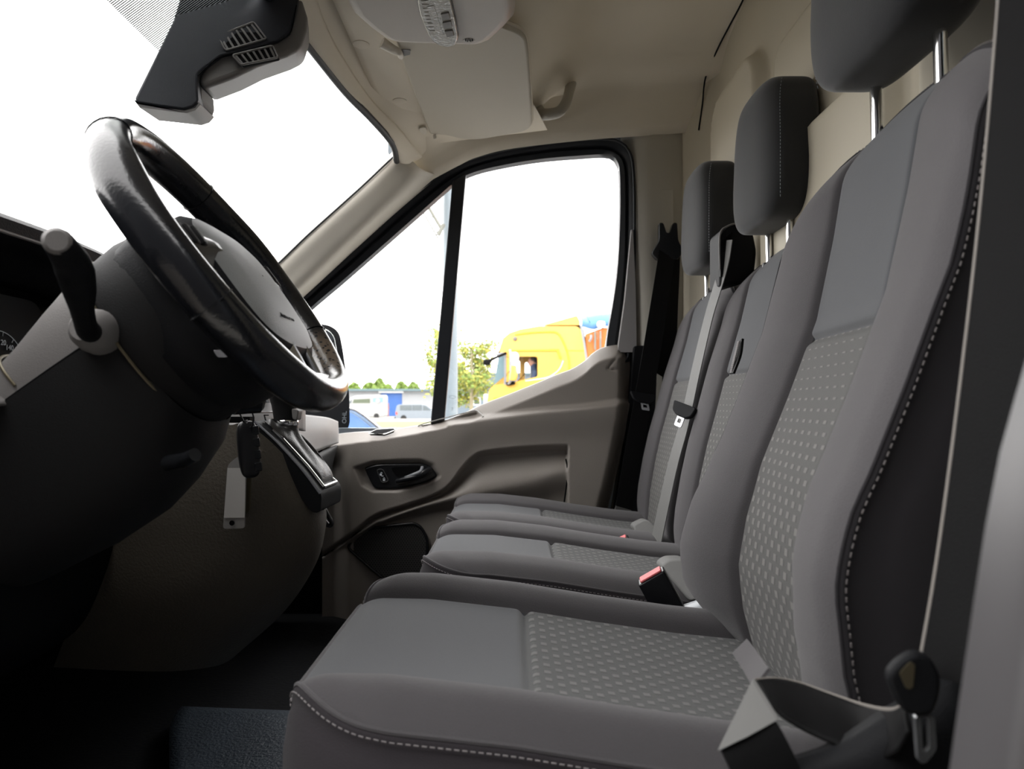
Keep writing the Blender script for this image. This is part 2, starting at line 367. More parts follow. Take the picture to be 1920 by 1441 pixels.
def ribbon(name, pts, wd, w, t, m, parent=None, n=None, edge=None):
    """flat strap; wd: width direction(s)"""
    k = n or len(pts); p = crom(pts, k); W = np.asarray([tuple(q) for q in (wd if isinstance(wd, list) else [wd, wd])], float)
    W = np.stack([np.interp(np.linspace(0, 1, k), np.linspace(0, 1, len(W)), W[:, i]) for i in range(3)], 1)
    ws = np.interp(np.linspace(0, 1, k), np.linspace(0, 1, len(w)), w) if isinstance(w, (list, tuple)) else np.full(k, w)
    G = []
    for i in range(k):
        T = Vector(p[min(i + 1, k - 1)] - p[max(i - 1, 0)]).normalized(); d = Vector(W[i]); d = (d - T * d.dot(T)).normalized(); nn = T.cross(d)
        c = Vector(p[i]); a = d * ws[i] / 2; b = nn * t / 2
        G.append([c - a - b, c + a - b, c + a + b, c - a + b])
    return gridmesh(name, G, m, parent, cv=True, sharp=35, caps=True)
def lathe(name, prof, c, axis, m, parent=None, seg=24, sharp=40, a0=None):
    ax = Vector(axis).normalized(); u = ax.orthogonal().normalized() if a0 is None else Vector(a0); v = ax.cross(u); c = Vector(c)
    G = [[c + ax * h + (u * math.cos(a) + v * math.sin(a)) * max(r, 1e-5) for a in np.linspace(0, 2 * math.pi, seg, endpoint=False)] for r, h in prof]
    return gridmesh(name, G, m, parent, cv=True, sharp=sharp, caps=True)
def blob(name, c, r, m, parent=None, e=1.0, nu=20, nv=28, rot=None, fn=None):
    """superellipsoid, e<1 boxier"""
    c = Vector(c); R = rot.to_matrix() if rot is not None else Matrix.Identity(3)
    sp = lambda x: math.copysign(abs(x)**e, x); G = []
    for i in range(nu):
        a = -math.pi / 2 + math.pi * i / (nu - 1); row = []
        for j in range(nv):
            b = 2 * math.pi * j / nv
            q = Vector((sp(math.cos(a)) * sp(math.cos(b)) * r[0], sp(math.cos(a)) * sp(math.sin(b)) * r[1], sp(math.sin(a)) * r[2]))
            if fn: q = fn(q)
            row.append(c + R @ q)
        G.append(row)
    return gridmesh(name, G, m, parent, cv=True, sharp=60)
def plate(name, outer, inner, vec, m, parent=None, N=96, bev=0.0):
    """flat ring between two closed outlines (resampled), given a thickness vector"""
    def rs(q):
        q = [Vector(x) for x in q]; q = q + [q[0]]; return lin(q, N + 1)[:-1]
    A, B = rs(outer), rs(inner)
    # align start by nearest point
    k = int(np.argmin(np.linalg.norm(B - A[0], axis=1))); B = np.roll(B, -k, axis=0)
    if np.linalg.norm(B[N // 4] - A[N // 4]) > np.linalg.norm(B[-N // 4] - A[N // 4]): B = np.roll(B[::-1], 1, axis=0)
    v = np.asarray(tuple(vec)); G = np.stack([A, B, B + v, A + v])
    return bevel(gridmesh(name, G, m, parent, cu=True, cv=True, sharp=35), bev)
def text(name, body, size, o, right, up, m, parent=None, ext=0.0002, align='CENTER'):
    cu = bpy.data.curves.new(name, 'FONT'); cu.body = body; cu.size = size; cu.extrude = ext; cu.align_x = align; cu.align_y = 'CENTER'; cu.resolution_u = 3
    tmp = bpy.data.objects.new(name, cu); me = bpy.data.meshes.new_from_object(tmp); bpy.data.objects.remove(tmp); bpy.data.curves.remove(cu)
    r = Vector(right).normalized(); u = Vector(up); u = (u - r * u.dot(r)).normalized(); n = r.cross(u)
    mw = Matrix((r, u, n)).transposed().to_4x4(); mw.translation = Vector(o); me.transform(mw); me.materials.clear(); me.name = name
    return link(name, me, m, parent)
def stitches(name, pts, nrm, step, L, w, m, parent=None, h=0.0008):
    """a run of little thread stitches along a path (one part)"""
    p = np.asarray([tuple(q) for q in pts], float); tot = np.linalg.norm(np.diff(p, axis=0), axis=1).sum(); n = max(2, int(tot / step))
    q = lin(p, n * 2 + 1); nr = np.asarray([tuple(x) for x in nrm], float)
    nq = np.stack([np.interp(np.linspace(0, 1, n * 2 + 1), np.linspace(0, 1, len(nr)), nr[:, i]) for i in range(3)], 1)
    V = []; f = []
    for i in range(0, 2 * n, 2):
        a = Vector(q[i]); b = Vector(q[i + 1]); t = (b - a).normalized(); c = (a + b) / 2; N_ = Vector(nq[i]).normalized(); d = t.cross(N_) * w / 2
        k = len(V); t = t * L / 2
        V += [c - t - d, c + t - d, c + t + d, c - t + d, c - t * 0.6 + N_ * h, c + t * 0.6 + N_ * h]
        f += [(k, k + 1, k + 5, k + 4), (k + 2, k + 3, k + 4, k + 5), (k + 1, k + 2, k + 5), (k + 3, k, k + 4), (k, k + 3, k + 2, k + 1)]
    o = mesh(name, V, f, m, parent, 30); o['kind'] = 'stuff'
    return o
def smooth01(x): x = np.clip(x, 0, 1); return x * x * (3 - 2 * x)
def copy_tree(o, parent=None, first=True):
    c = o.copy(); COL.objects.link(c)
    if parent is not None: c.parent = parent
    for ch in [x for x in bpy.data.objects if x.parent == o]: copy_tree(ch, c, False)
    return c

# ================================================================== THE CAB SHELL
def struct(o): return tag(o, kind='structure')

# floor and lower body
struct(box('floor', (-0.25, 1.15, 0.985), (1.75, 1.95, 0.03), 'darkfloor'))
fm = patch('floor_mat', [[(-0.33, 0.46, 1.02), (-0.2, 0.46, 1.02), (0, 0.46, 1.02)], [(-0.42, 0.9, 1.03), (-0.22, 0.9, 1.03), (0, 0.9, 1.03)], [(-0.525, 1.12, 1.032), (-0.28, 1.12, 1.04), (0, 1.12, 1.035)],
                         [(-0.60, 1.28, 1.034), (-0.35, 1.28, 1.044), (0, 1.28, 1.036)], [(-0.62, 1.37, 1.030), (-0.40, 1.335, 1.036), (0, 1.31, 1.03)], [(-0.60, 1.40, 1.012), (-0.40, 1.36, 1.012), (0, 1.33, 1.01)]], 24, 24, 'floor', thick=0.008)
tag(fm, 'blue-grey grained rubber mat on the cab floor beside the driver seat', 'floor mat')
struct(box('wall_front', (-1.12, 1.15, 1.25), (0.04, 1.95, 0.55), 'black'))
# outer skin of the van: right side below the window and above it, roof, left sill
struct(box('wall_right', (-0.2, 2.165, 1.20), (2.0, 0.03, 0.66), 'vangrey'))
o = struct(box('wall_right_rear', (0.58, 2.15, 1.8), (0.32, 0.04, 1.7), 'vangrey'))
o.name = 'wall_right.001'
struct(prism('ceiling_skin', [(-0.27, 0.2, 2.40), (-0.20, 0.2, 2.64), (0.75, 0.2, 2.66), (0.75, 0.2, 2.70), (-0.24, 0.2, 2.68), (-0.31, 0.2, 2.42)], (0, 1.96, 0), 'vangrey')).name = 'ceiling'
struct(box('wall_right', (0.05, 2.17, 2.52), (0.85, 0.03, 0.32), 'vangrey'))
struct(box('wall_left', (0.05, 0.20, 2.54), (0.85, 0.05, 0.26), 'vangrey'))
struct(box('wall_left', (-0.35, 0.24, 0.98), (1.5, 0.14, 0.10), 'dash'))
struct(box('wall_left', (-0.97, 0.24, 1.25), (0.34, 0.06, 0.55), 'dash'))
struct(box('wall_left', (0.42, 0.17, 1.75), (0.40, 0.05, 1.75), 'vangrey'))

# ---- ceiling: one continuous headliner, high part + side rails
rail_lo = [P(700, 300, 2.045), P(760, 303, 2.045), P(820, 330, 2.045), P(860, 309, 2.045), P(893, 294, 2.045), P(960, 278, 2.045), P(1093, 263, 2.045), P(1200, 255, 2.045), P(1305, 248, 2.045)]
rail_lo = [P(x, y, 2.045) for x, y in ((745, 372), (785, 350), (820, 330), (860, 309), (893, 294), (960, 278), (1093, 263), (1200, 255), (1300, 248), (1345, 246))]
def up(p, y, z): return Vector((p.x, y, z))
rows = [rail_lo]
for y, dz in ((2.030, 0.035), (2.010, 0.075), (1.985, 0.125)):
    rows.append([Vector((p.x, y, p.z + dz * (0.55 + 0.45 * smooth01((p.x + 0.2) / 0.4)))) for p in rail_lo])
rows.append([Vector((p.x, 1.94 - 0.05 * (1 - smooth01((p.x + 0.1) / 0.2)), 2.345 + 0.16 * float(smooth01((p.x + 0.02) / 0.14)))) for p in rail_lo])
rows.append([Vector((p.x, 1.80, 2.345 + 0.225 * float(smooth01((p.x + 0.02) / 0.14)))) for p in rail_lo])
rows.append([Vector((p.x, 1.40, 2.345 + 0.245 * float(smooth01((p.x + 0.02) / 0.14)))) for p in rail_lo])
rows.append([Vector((p.x, 0.25, 2.345 + 0.245 * float(smooth01((p.x + 0.02) / 0.14)))) for p in rail_lo])
hl = struct(patch('ceiling', rows, 60, 70, 'cream', thick=0.01))
# windscreen header rail (the band between the glass and the recessed panel)
W_edge = [(-0.33, 0.28, 2.275), (-0.40, 0.6, 2.295), (-0.425, 1.0, 2.30), (-0.415, 1.2, 2.30), tuple(PZ(575, 75, 2.30)), tuple(PZ(650, 170, 2.293)), tuple(PZ(700, 222, 2.285)), tuple(PZ(738, 268, 2.272)), tuple(P(746, 300, 1.93))]
R_edge = [(-0.27, 0.30, 2.325), (-0.345, 0.6, 2.34), (-0.37, 1.0, 2.345), (-0.355, 1.2, 2.345), tuple(PZ(605, 40, 2.335)), tuple(PZ(640, 108, 2.33)), tuple(PZ(693, 187, 2.322)), tuple(PZ(743, 238, 2.305)), tuple(P(790, 292, 1.98))]
mid = [tuple((np.array(a) + np.array(b)) / 2 + np.array((-0.004, 0, -0.012))) for a, b in zip(W_edge, R_edge)]
th = struct(patch('trim_header', [W_edge, mid, R_edge], 10, 70, 'cream', thick=0.012)); th.name = 'trim_1'
bk = [(x + 0.02, y, z + 0.03) for x, y, z in R_edge]
o = struct(patch('trim_header_step', [R_edge, bk, [(x + 0.35, y, 2.362) for x, y, z in R_edge]], 8, 60, 'cream')); o.name = 'trim_2'
# round plugs, flush in the header panel
bpy.context.view_layer.update()
def surf(px, py):
    r = ray(px, py).normalized(); h = SC.ray_cast(bpy.context.evaluated_depsgraph_get(), Vector((0, 0, CZ)), r); n = h[2] if h[2].dot(r) < 0 else -h[2]
    return h[1], n
for k, (px, py) in enumerate(((677, 83), (750, 189))):
    c, n = surf(px, py)
    tag(lathe('trim_plug', [(0.017, -0.004), (0.017, 0.0010), (0.0162, 0.0014), (0.001, 0.0014)], c, n, 'cream', seg=32), ('round cream plug in the header trim close to the roof console', 'round cream plug in the header trim below the visor corner')[k], 'plug', 'header trim plugs')
# dark seal between windscreen and header
tube('window_seal', [(a[0] - 0.003, a[1], a[2] - 0.003) for a in W_edge[1:]] , 0.0085, 'rubber', seg=8, n=60)['kind'] = 'structure'
bpy.data.objects['window_seal'].name = 'trim_3'

# ---- windscreen: glass + printed shade band near the header
gl_top = [(-0.36, 0.22, 2.27), (-0.43, 0.7, 2.30), (-0.44, 1.15, 2.305), (-0.41, 1.6, 2.298), (-0.325, 1.955, 2.262)]
gl_bot = [(-1.10, 0.15, 1.54), (-1.22, 0.7, 1.55), (-1.25, 1.15, 1.55), (-1.22, 1.6, 1.55), (-1.10, 2.06, 1.54)]
def lerpr(t): return [tuple(np.array(a) * (1 - t) + np.array(b) * t + np.array((-0.03, 0, 0.03)) * math.sin(math.pi * t)) for a, b in zip(gl_top, gl_bot)]
ws = struct(patch('window_1', [lerpr(t) for t in (0, .25, .5, .75, 1)], 20, 30, 'glass', thick=0.005))
fr = patch('shade_band', [[tuple(np.array(q) + np.array((0.006, 0, -0.006))) for q in crom(lerpr(t), 41)[14:27]] for t in (0.0, 0.06, 0.12, 0.17)], 8, 12, 'frit', ws)
# ---- A pillar (passenger side)
apl = [P(746, 292, 1.94), P(690, 345, 1.95), P(640, 390, 1.955), P(580, 444, 1.96), P(525, 497, 1.965), P(440, 575, 1.97), P(350, 660, 1.97)]
apm = [P(770, 300, 1.955), P(722, 352, 1.96), P(668, 401, 1.965), P(604, 460, 1.97), P(545, 517, 1.975), P(462, 592, 1.975), P(372, 674, 1.975)]
apn = [P(792, 318, 1.985), P(745, 366, 1.99), P(694, 412, 1.99), P(628, 474, 1.995), P(562, 536, 1.995), P(478, 612, 1.995), P(386, 690, 1.995)]
apr = [P(822, 328, 2.06), P(760, 380, 2.06), P(708, 426, 2.06), P(640, 488, 2.06), P(575, 548, 2.06), P(490, 622, 2.06), P(398, 702, 2.06)]
apb = [Vector((p.x - 0.02, 2.0, p.z + 0.03)) for p in apl]
o = struct(patch('wall_right_pillar', [apb, apl, apm, apn, apr], 24, 30, 'creamplastic', thick=0.008)); o.name = 'trim_4'
# thin dark bonding line along the screen edge
o = struct(tube('screen_bond', [Vector((p.x - 0.006, p.y - 0.006, p.z)) for p in apl], 0.0028, 'rubber', n=30, seg=6)); o.name = 'trim_5'

# ---- B pillar (passenger side)
tr = [(1186, 236), (1188, 400), (1196, 660), (1190, 800), (1160, 1000), (1140, 1100)]
o = struct(patch('pillar_b', [[P(x - 22, y, 2.10) for x, y in tr], [P(x, y, 2.065) for x, y in tr], [P(x + 22, y, 2.045) for x, y in tr], [P(x + 45, y, 2.042) for x, y in tr],
                 [P(1262 + (1262 - 1262) * 0, y, 2.045) if y < 640 else P(1262, y, 2.045) for x, y in tr], [P(1281, y, 2.055) for x, y in tr], [P(1283, y, 2.10) for x, y in tr]], 40, 30, 'bpillar', thick=0.004)); o.name = 'trim_6'
# grey lower pillar trim
o = struct(prism('pillar_lower', rnd([P(1188, 648, 2.04), P(1290, 644, 2.04), P(1290, 1110, 2.04), P(1130, 1110, 2.04), P(1170, 850, 2.04)], 0.01), (0, 0.05, 0), 'dash', bev=0.004)); o.name = 'trim_7'
# slim light grey door-opening flange between the door seal and the pillar
o = struct(prism('flange', [P(1184, 430, 2.050), P(1187, 430, 2.050), P(1192, 540, 2.050), P(1194, 660, 2.050), P(1158, 660, 2.050), P(1172, 560, 2.050)], (0, 0.03, 0), 'sashgrey')); o.name = 'trim_8'
# height adjuster slot cover
tag(prism('belt_height_slot', rnd([P(1237, 355, 2.040), P(1263, 355, 2.040), P(1263, 470, 2.040), P(1237, 470, 2.040)], 0.004), (0, 0.004, 0), 'bpillar', bev=0.0015), 'narrow recessed belt height slider cover on the cream pillar', 'slider cover')
# dark gap between pillar and bulkhead
o = struct(box('gap', (0.512, 2.13, 1.75), (0.05, 0.04, 1.5), 'black')); o.name = 'trim_9'

# ---- bulkhead with pressed panels: height field over (Y, Z)
BX = 0.565
def bulk_h(Y, Z):
    def rr(y0, y1, z0, z1, r, e):
        cy, cz = (y0 + y1) / 2, (z0 + z1) / 2
        qx = np.abs(Y - cy) - (y1 - y0) / 2 + r; qz = np.abs(Z - cz) - (z1 - z0) / 2 + r
        d = np.hypot(np.maximum(qx, 0), np.maximum(qz, 0)) + np.minimum(np.maximum(qx, qz), 0) - r
        return smooth01(-d / e)
    h = 0.030 * rr(1.56, 1.945, 1.2, 2.42, 0.10, 0.025)
    h = h + 0.030 * rr(0.95, 1.475, 1.2, 2.345, 0.06, 0.025) + 0.030 * rr(0.30, 0.90, 1.2, 2.345, 0.06, 0.025)
    h = h + 0.034 * smooth01((2.10 - Z) / 0.03) * rr(0.3, 1.475, 1.0, 2.3, 0.02, 0.03)
    h = h - 0.035 * rr(1.485, 1.535, 1.2, 2.32, 0.02, 0.02)
    return h
ys = np.linspace(0.24, 2.14, 210); zs = np.linspace(1.0, 2.60, 170)
YY, ZZ = np.meshgrid(ys, zs); XX = BX - bulk_h(YY, ZZ)
XX = XX - 0.09 * smooth01((YY - 1.93) / 0.16) * smooth01((2.75 - ZZ) / 0.2)
struct(gridmesh('wall_rear', np.stack([XX, YY, ZZ], -1), 'bulk', sharp=0))
bpy.context.view_layer.update()
sm_ = []
for x, y in ((1399, -30), (1393, 0), (1368, 48), (1345, 93), (1323, 145), (1317, 195), (1310, 244)):
    c, n = surf(x, y); sm_.append(c - ray(x, y).normalized() * 0.003)
o = struct(tube('headliner_seam', sm_, 0.0022, 'black', n=40, seg=6)); o.name = 'trim_10'

# ---- near side: driver's B pillar trim and the body flange at the right edge of the view
o = struct(prism('pillar_near', [(0.232, 0.325, 0.9), (0.40, 0.345, 0.9), (0.40, 0.20, 0.9), (0.205, 0.20, 0.9)], (0, 0, 1.6), 'black', bev=0.012)); o.name = 'trim_11'
fl = [(P(2163, 0, 0.235), 1), (P(2108, 350, 0.235), 1), (P(2013, 700, 0.235), 1), (P(1983, 800, 0.235), 1), (P(1950, 950, 0.235), 1), (P(1918, 1150, 0.235), 1), (P(1893, 1320, 0.235), 1), (P(1873, 1460, 0.235), 1), (P(1853, 1600, 0.235), 1), (P(1841, 2100, 0.235), 1), (P(1835, 2900, 0.235), 1)]
pts = [q[0] for q in fl]
o = struct(patch('flange_near', [[p + Vector((0.004, 0.03, 0)) for p in pts], [p for p in pts], [p + Vector((0.006, -0.008, 0)) for p in pts], [p + Vector((0.010, -0.004, 0)) for p in pts], [p + Vector((0.016, -0.010, 0)) for p in pts], [p + Vector((0.03, -0.012, 0)) for p in pts], [p + Vector((0.06, -0.02, 0)) for p in pts]], 30, 20, 'greypillar')); o.name = 'trim_12'

# ---- driver's door swung open and an unseen added wall (both behind the camera, they shade the cab from that side)
d2 = empty('door_2', (-0.80, 0.18, 0.9), kind='structure')
da_ = math.radians(-72); dx_ = Vector((math.cos(da_), math.sin(da_), 0)); dn_ = Vector((-dx_.y, dx_.x, 0)); hb = Vector((-0.80, 0.16, 0))
def D2(s, z): return hb + dx_ * s + Vector((0, 0, z))
prism('door_panel', [D2(0, .75), D2(1.05, .75), D2(1.08, 1.62), D2(.7, 1.55), D2(0, 1.52)], dn_ * .09, 'door', d2, bev=.02)
plate('window_frame', [D2(0, 1.52), D2(1.06, 1.58), D2(1.04, 2.3), D2(.55, 2.28), D2(.3, 2.05)], [D2(.08, 1.56), D2(1.0, 1.62), D2(.98, 2.24), D2(.57, 2.22), D2(.34, 1.99)], dn_ * .05, 'rubber', d2)
wl = box('wall_left', (0, -1.7, 2.1), (16, 0.3, 4.2), 'shadewall'); struct(wl)   # unseen wall, added to block light from the driver's side
# unseen bonnet of the van, added in white to bounce skylight onto the headliner
bn = patch('bonnet', [[(-1.24, 0.25, 1.52), (-1.32, 1.15, 1.53), (-1.24, 2.05, 1.52)], [(-1.55, 0.25, 1.42), (-1.62, 1.15, 1.44), (-1.55, 2.05, 1.42)], [(-1.95, 0.35, 1.25), (-2.02, 1.15, 1.28), (-1.95, 1.95, 1.25)], [(-2.08, 0.4, 0.95), (-2.15, 1.15, 0.95), (-2.08, 1.9, 0.95)]], 14, 14, 'vanwhite', thick=0.01)
struct(bn); bn.name = 'wall_front.001'

o = struct(box('kick_panel', (-0.86, 2.10, 1.21), (0.80, 0.03, 0.50), 'black')); o.name = 'trim_13'

# ================================================================== SEATS
def dens(a, b, n, e=0.55):
    t = np.linspace(0, 1, n); s = t - e * np.sin(2 * np.pi * t) / (2 * np.pi) * 0.9
    return a + (b - a) * s
class Seat:
    def __init__(s, root, xo, yc, zo, hw, hi_c, hi_b, xs, front=0.0, bol=0.018, top=1.92, bench=False):
        s.bench = bench; s.hwc = hw - 0.036 if not bench else hw
        s.root, s.xo, s.yc, s.zo, s.hw, s.hic, s.hib, s.xs, s.fr, s.bol, s.top = root, xo, yc, zo, hw, hi_c, hi_b, xs, front, bol, top
    # cushion surface (local x,v -> z)
    def xf(s, v):
        r = 0.10; q = np.clip(np.abs(v) - (s.hwc - r), 0, r)
        return -0.186 - s.fr + r - np.sqrt(np.maximum(r * r * 1.0001 - q * q, 0))
    def cz(s, x, v):
        z = np.interp(x, [-0.25, -0.17, -0.1, 0, 0.1, 0.2, 0.3, 0.4], [1.362, 1.364, 1.363, 1.352, 1.336, 1.322, 1.312, 1.31])
        t = np.clip((np.abs(v) - s.hic) / (s.hwc - s.hic), 0, 1)
        z = z + s.bol * np.sin(np.pi * t**0.85) + 0.004 * t
        z = z - 0.006 * np.cos(np.pi / 2 * np.clip(np.abs(v) / s.hic, 0, 1)) * smooth01((x + 0.15) / 0.15)
        d = np.minimum(x - s.xf(v), s.hwc - np.abs(v)); d = np.clip(d, 0, 1)
        z = z - 0.009 * (1 - np.clip(d / 0.03, 0, 1))**2
        z = z - 0.007 * np.exp(-((np.abs(v) - s.hic) / 0.005)**2)
        z = z - 0.007 * np.exp(-((x - s.xs) / 0.005)**2) * (np.abs(v) < s.hic)
        return z
    def cushion(s, matp, xb=0.36):
        E = s.root
        def reg(name, v0, v1, x0, x1, m, nu, nv):
            vs = dens(v0, v1, nv, 0.9); G = []; U = []
            for v in vs:
                a = s.xf(np.array(v)) if x0 is None else x0
                xx = dens(float(a), x1, nu, 0.9); zz = s.cz(xx, np.full_like(xx, v))
                G.append(np.stack([xx + s.xo, np.full_like(xx, v + s.yc), zz + s.zo], -1)); U.append(np.stack([np.full_like(xx, v), xx], -1))
            return gridmesh(name, G, m, E, uv=np.asarray(U).reshape(-1, 2), sharp=0)
        reg('cushion_front_panel', -s.hic, s.hic, None, s.xs, 'fabric', 50, 40)
        reg('cushion_centre_panel', -s.hic, s.hic, s.xs, xb, matp, 60, 40)
        reg('cushion_bolster', -s.hwc, -s.hic, None, xb, 'bolster', 90, 34)
        reg('cushion_bolster', s.hic, s.hwc, None, xb, 'bolster', 90, 34)
        # perimeter skirt
        vs = s.hwc * np.sin(np.linspace(-np.pi / 2, np.pi / 2, 90)); per = [(xb, -s.hwc)] + [(x, -s.hwc) for x in np.linspace(xb, float(s.xf(np.array(s.hwc))), 40)[1:-1]]
        per += [(float(s.xf(np.array(v))), v) for v in vs] + [(x, s.hwc) for x in np.linspace(float(s.xf(np.array(s.hwc))), xb, 40)[1:]]
        per = np.array(per); tg = np.gradient(per, axis=0); nr = np.stack([tg[:, 1], -tg[:, 0]], 1); nr /= np.linalg.norm(nr, axis=1)[:, None]
        if (nr[20] * np.array([0, -1])).sum() < 0: nr = -nr
        ze = s.cz(per[:, 0], per[:, 1]); prof = [(0, 0), (0.003, -0.004), (0.001, -0.010), (0.006, -0.022), (0.010, -0.05), (0.010, -0.09), (0.004, -0.15), (-0.01, -0.20)]
        G = [np.stack([per[:, 0] + nr[:, 0] * a + s.xo, per[:, 1] + nr[:, 1] * a + s.yc, ze + b + s.zo], -1) for a, b in prof]
        gridmesh('cushion_skirt', G, 'skirt', E, sharp=0)
        sp = np.stack([per[:, 0] + nr[:, 0] * 0.0042 + s.xo, per[:, 1] + nr[:, 1] * 0.0042 + s.yc, ze - 0.0055 + s.zo], -1)[1:-1]
        stitches('cushion_stitching', sp, np.c_[nr, np.full(len(nr), 0.5)][1:-1], 0.0060, 0.0038, 0.0012, 'thread', E)
        tube('cushion_piping', G[0][1:-1], 0.0022, 'bolster', E, seg=6, cap=False)
    # backrest surface (z, v -> x)
    def bx(s, z, v):
        t = np.clip((np.abs(v) - s.hib) / (s.hw - s.hib), 0, 1)
        k = smooth01((z - 1.27) / 0.10) * (1 - 0.30 * smooth01((z - 1.66) / 0.22))
        if s.bench:
            x = np.interp(z, [1.24, 1.313, 1.40, 1.474, 1.54, 1.6, 1.70, 1.78, 1.86, 1.92], [.278, .282, .290, .303, .318, .335, .362, .386, .405, .42])
            x = x - 0.016 * np.sin(np.pi * t**0.8 * 0.8) * k + 0.012 * (1 - np.clip((s.hw - np.abs(v)) / 0.04, 0, 1))**2
        else:
            x = np.interp(z, [1.24, 1.29, 1.318, 1.36, 1.414, 1.47, 1.529, 1.611, 1.70, 1.796, 1.86, 1.92], [0.315, 0.296, 0.281, 0.270, 0.264, 0.270, 0.284, 0.318, 0.352, 0.373, 0.384, 0.398])
            x = x - (0.028 + 0.010 * smooth01((1.56 - z) / 0.1)) * np.sin(np.pi * t**0.8 * 0.62) * k + 0.085 * v * smooth01((z - 1.38) / 0.15)
        zt = s.zt(v); d = np.clip(zt - z, 0, 1)
        x = x + 0.026 * (1 - np.clip(d / 0.05, 0, 1))**2
        x = x + 0.005 * (1 - np.clip((s.hw - np.abs(v)) / 0.03, 0, 1))**2
        x = x + 0.007 * np.exp(-((np.abs(v) - s.hib) / 0.005)**2)
        x = x + 0.007 * np.exp(-((z - 1.676) / 0.005)**2) * (np.abs(v) < s.hib)
        return x
    def zt(s, v): return s.top - 0.055 * (np.abs(v) / s.hw)**2 - 0.03 * (np.abs(v) / s.hw)**8
    def vw(s, z):  # outline half width shrinks slightly near the top
        return s.hw * (1 - 0.10 * smooth01((z - 1.72) / 0.22))
    def back(s, matp, zb=1.25):
        E = s.root
        def reg(name, f0, f1, z0, z1, m, nz, nv):
            G = []; U = []
            for f in dens(0, 1, nv, 0.9):
                fz = (z0 if z0 is not None else zb)
                vtop = f0(1.9) * (1 - f) + f1(1.9) * f
                ze = z1 if z1 is not None else float(s.zt(np.array(vtop)))
                z = dens(fz, ze, nz, 0.9); v = f0(z) * (1 - f) + f1(z) * f + np.zeros_like(z)
                G.append(np.stack([s.bx(z, v) + s.xo, v + s.yc, z + s.zo], -1)); U.append(np.stack([v, z - 1.33], -1))
            return gridmesh(name, G, m, E, uv=np.asarray(U).reshape(-1, 2), sharp=0)
        hib = s.hib
        reg('backrest_centre_panel', lambda z: -hib, lambda z: hib, None, 1.676, matp, 70, 36)
        reg('backrest_upper_panel', lambda z: -hib, lambda z: hib, 1.676, None, 'fabric', 44, 36)
        reg('backrest_bolster', lambda z: -s.vw(z), lambda z: -hib, None, None, 'bolster', 90, 36)
        reg('backrest_bolster', lambda z: hib, lambda z: s.vw(z), None, None, 'bolster', 90, 36)
        # side and rear panels wrap: outline up near side, over the top, down far side
        out = [(-float(s.vw(z)), z) for z in np.linspace(zb, float(s.zt(np.array(s.vw(1.9)))), 50)]
        out += [(v, float(s.zt(np.array(v)))) for v in np.linspace(-float(s.vw(1.9)), float(s.vw(1.9)), 30)[1:-1]]
        out += [(-v, z) for v, z in out[:50][::-1]]
        out = np.array(out); cen = np.array([0, 1.6]); x0 = s.bx(out[:, 1], out[:, 0])
        n_ = np.gradient(out, axis=0); n_ = np.stack([-n_[:, 1], n_[:, 0]], 1); n_ /= np.linalg.norm(n_, axis=1)[:, None] + 1e-9
        if ((out - cen) * n_).sum() < 0: n_ = -n_
        prof = [(0, 0), (0.004, 0.003), (0.001, 0.007), (0.008, 0.03), (0.010, 0.06), (0.006, 0.10), (-0.012, 0.135), (-0.05, 0.15)]
        G = [np.stack([x0 + b + s.xo, out[:, 0] + n_[:, 0] * a + s.yc, out[:, 1] + n_[:, 1] * a + s.zo], -1) for a, b in prof]
        if s.xo > 0.03:
            for g in G: g[:, 0] = np.minimum(g[:, 0], 0.535)
        last = G[-1].copy(); last[:, 1] = s.yc + (last[:, 1] - s.yc) * 0.05
        gridmesh('backrest_side_panel', G + [last], 'side', E, sharp=0)
        sp = np.stack([x0 + 0.004 + s.xo, out[:, 0] + n_[:, 0] * 0.0048 + s.yc, out[:, 1] + n_[:, 1] * 0.0048 + s.zo], -1)
        nn = np.c_[np.full(len(n_), -0.6), n_]
        stitches('backrest_stitching', sp[3:-3], nn[3:-3], 0.0062, 0.0036, 0.0013, 'threaddark', E)
        tube('backrest_piping', G[0], 0.0018, 'side', E, seg=6, cap=False)
    def headrest(s, zc, xc, w=0.128, h=0.135, d=0.055, post=0.062):
        E = s.root
        def fn(q):
            t = (q.z / h + 1) / 2
            x = q.x * (0.80 + 0.25 * t if q.x < 0 else 0.9) + 0.018 * (1 - (q.y / w)**2) * (-1 if q.x < 0 else 0.1) * (0.5)
            y = q.y * (0.86 + 0.14 * math.sin(math.pi * min(1, t + 0.15)))
            return Vector((x + 0.03 * (t - 0.5) * 0.6, y, q.z))
        hr = blob('headrest', (xc, s.yc, zc), (d, w, h), 'headrest', E, e=0.42, nu=36, nv=64, fn=fn)
        # piped seams on both side faces
        for sg in (-1, 1):
            pts = []; nr = []
            for t in np.linspace(-0.80, 0.86, 40):
                pts.append((t, sg))
            P3 = []
            for t, _ in pts:
                q = Vector((-d * (0.72 - 0.25 * abs(t)**3), sg * w * (0.985 - 0.06 * abs(t)**4), t * h)); q = fn(q); P3.append(Vector((xc, s.yc, zc)) + q + Vector((0, sg * 0.002, 0)))
            st = stitches('headrest_stitching', P3, [(-0.3, sg, 0)] * len(P3), 0.006, 0.004, 0.0011, 'inkgrey', hr)
        zb = s.zt(np.array(0.06)) + s.zo - 0.03
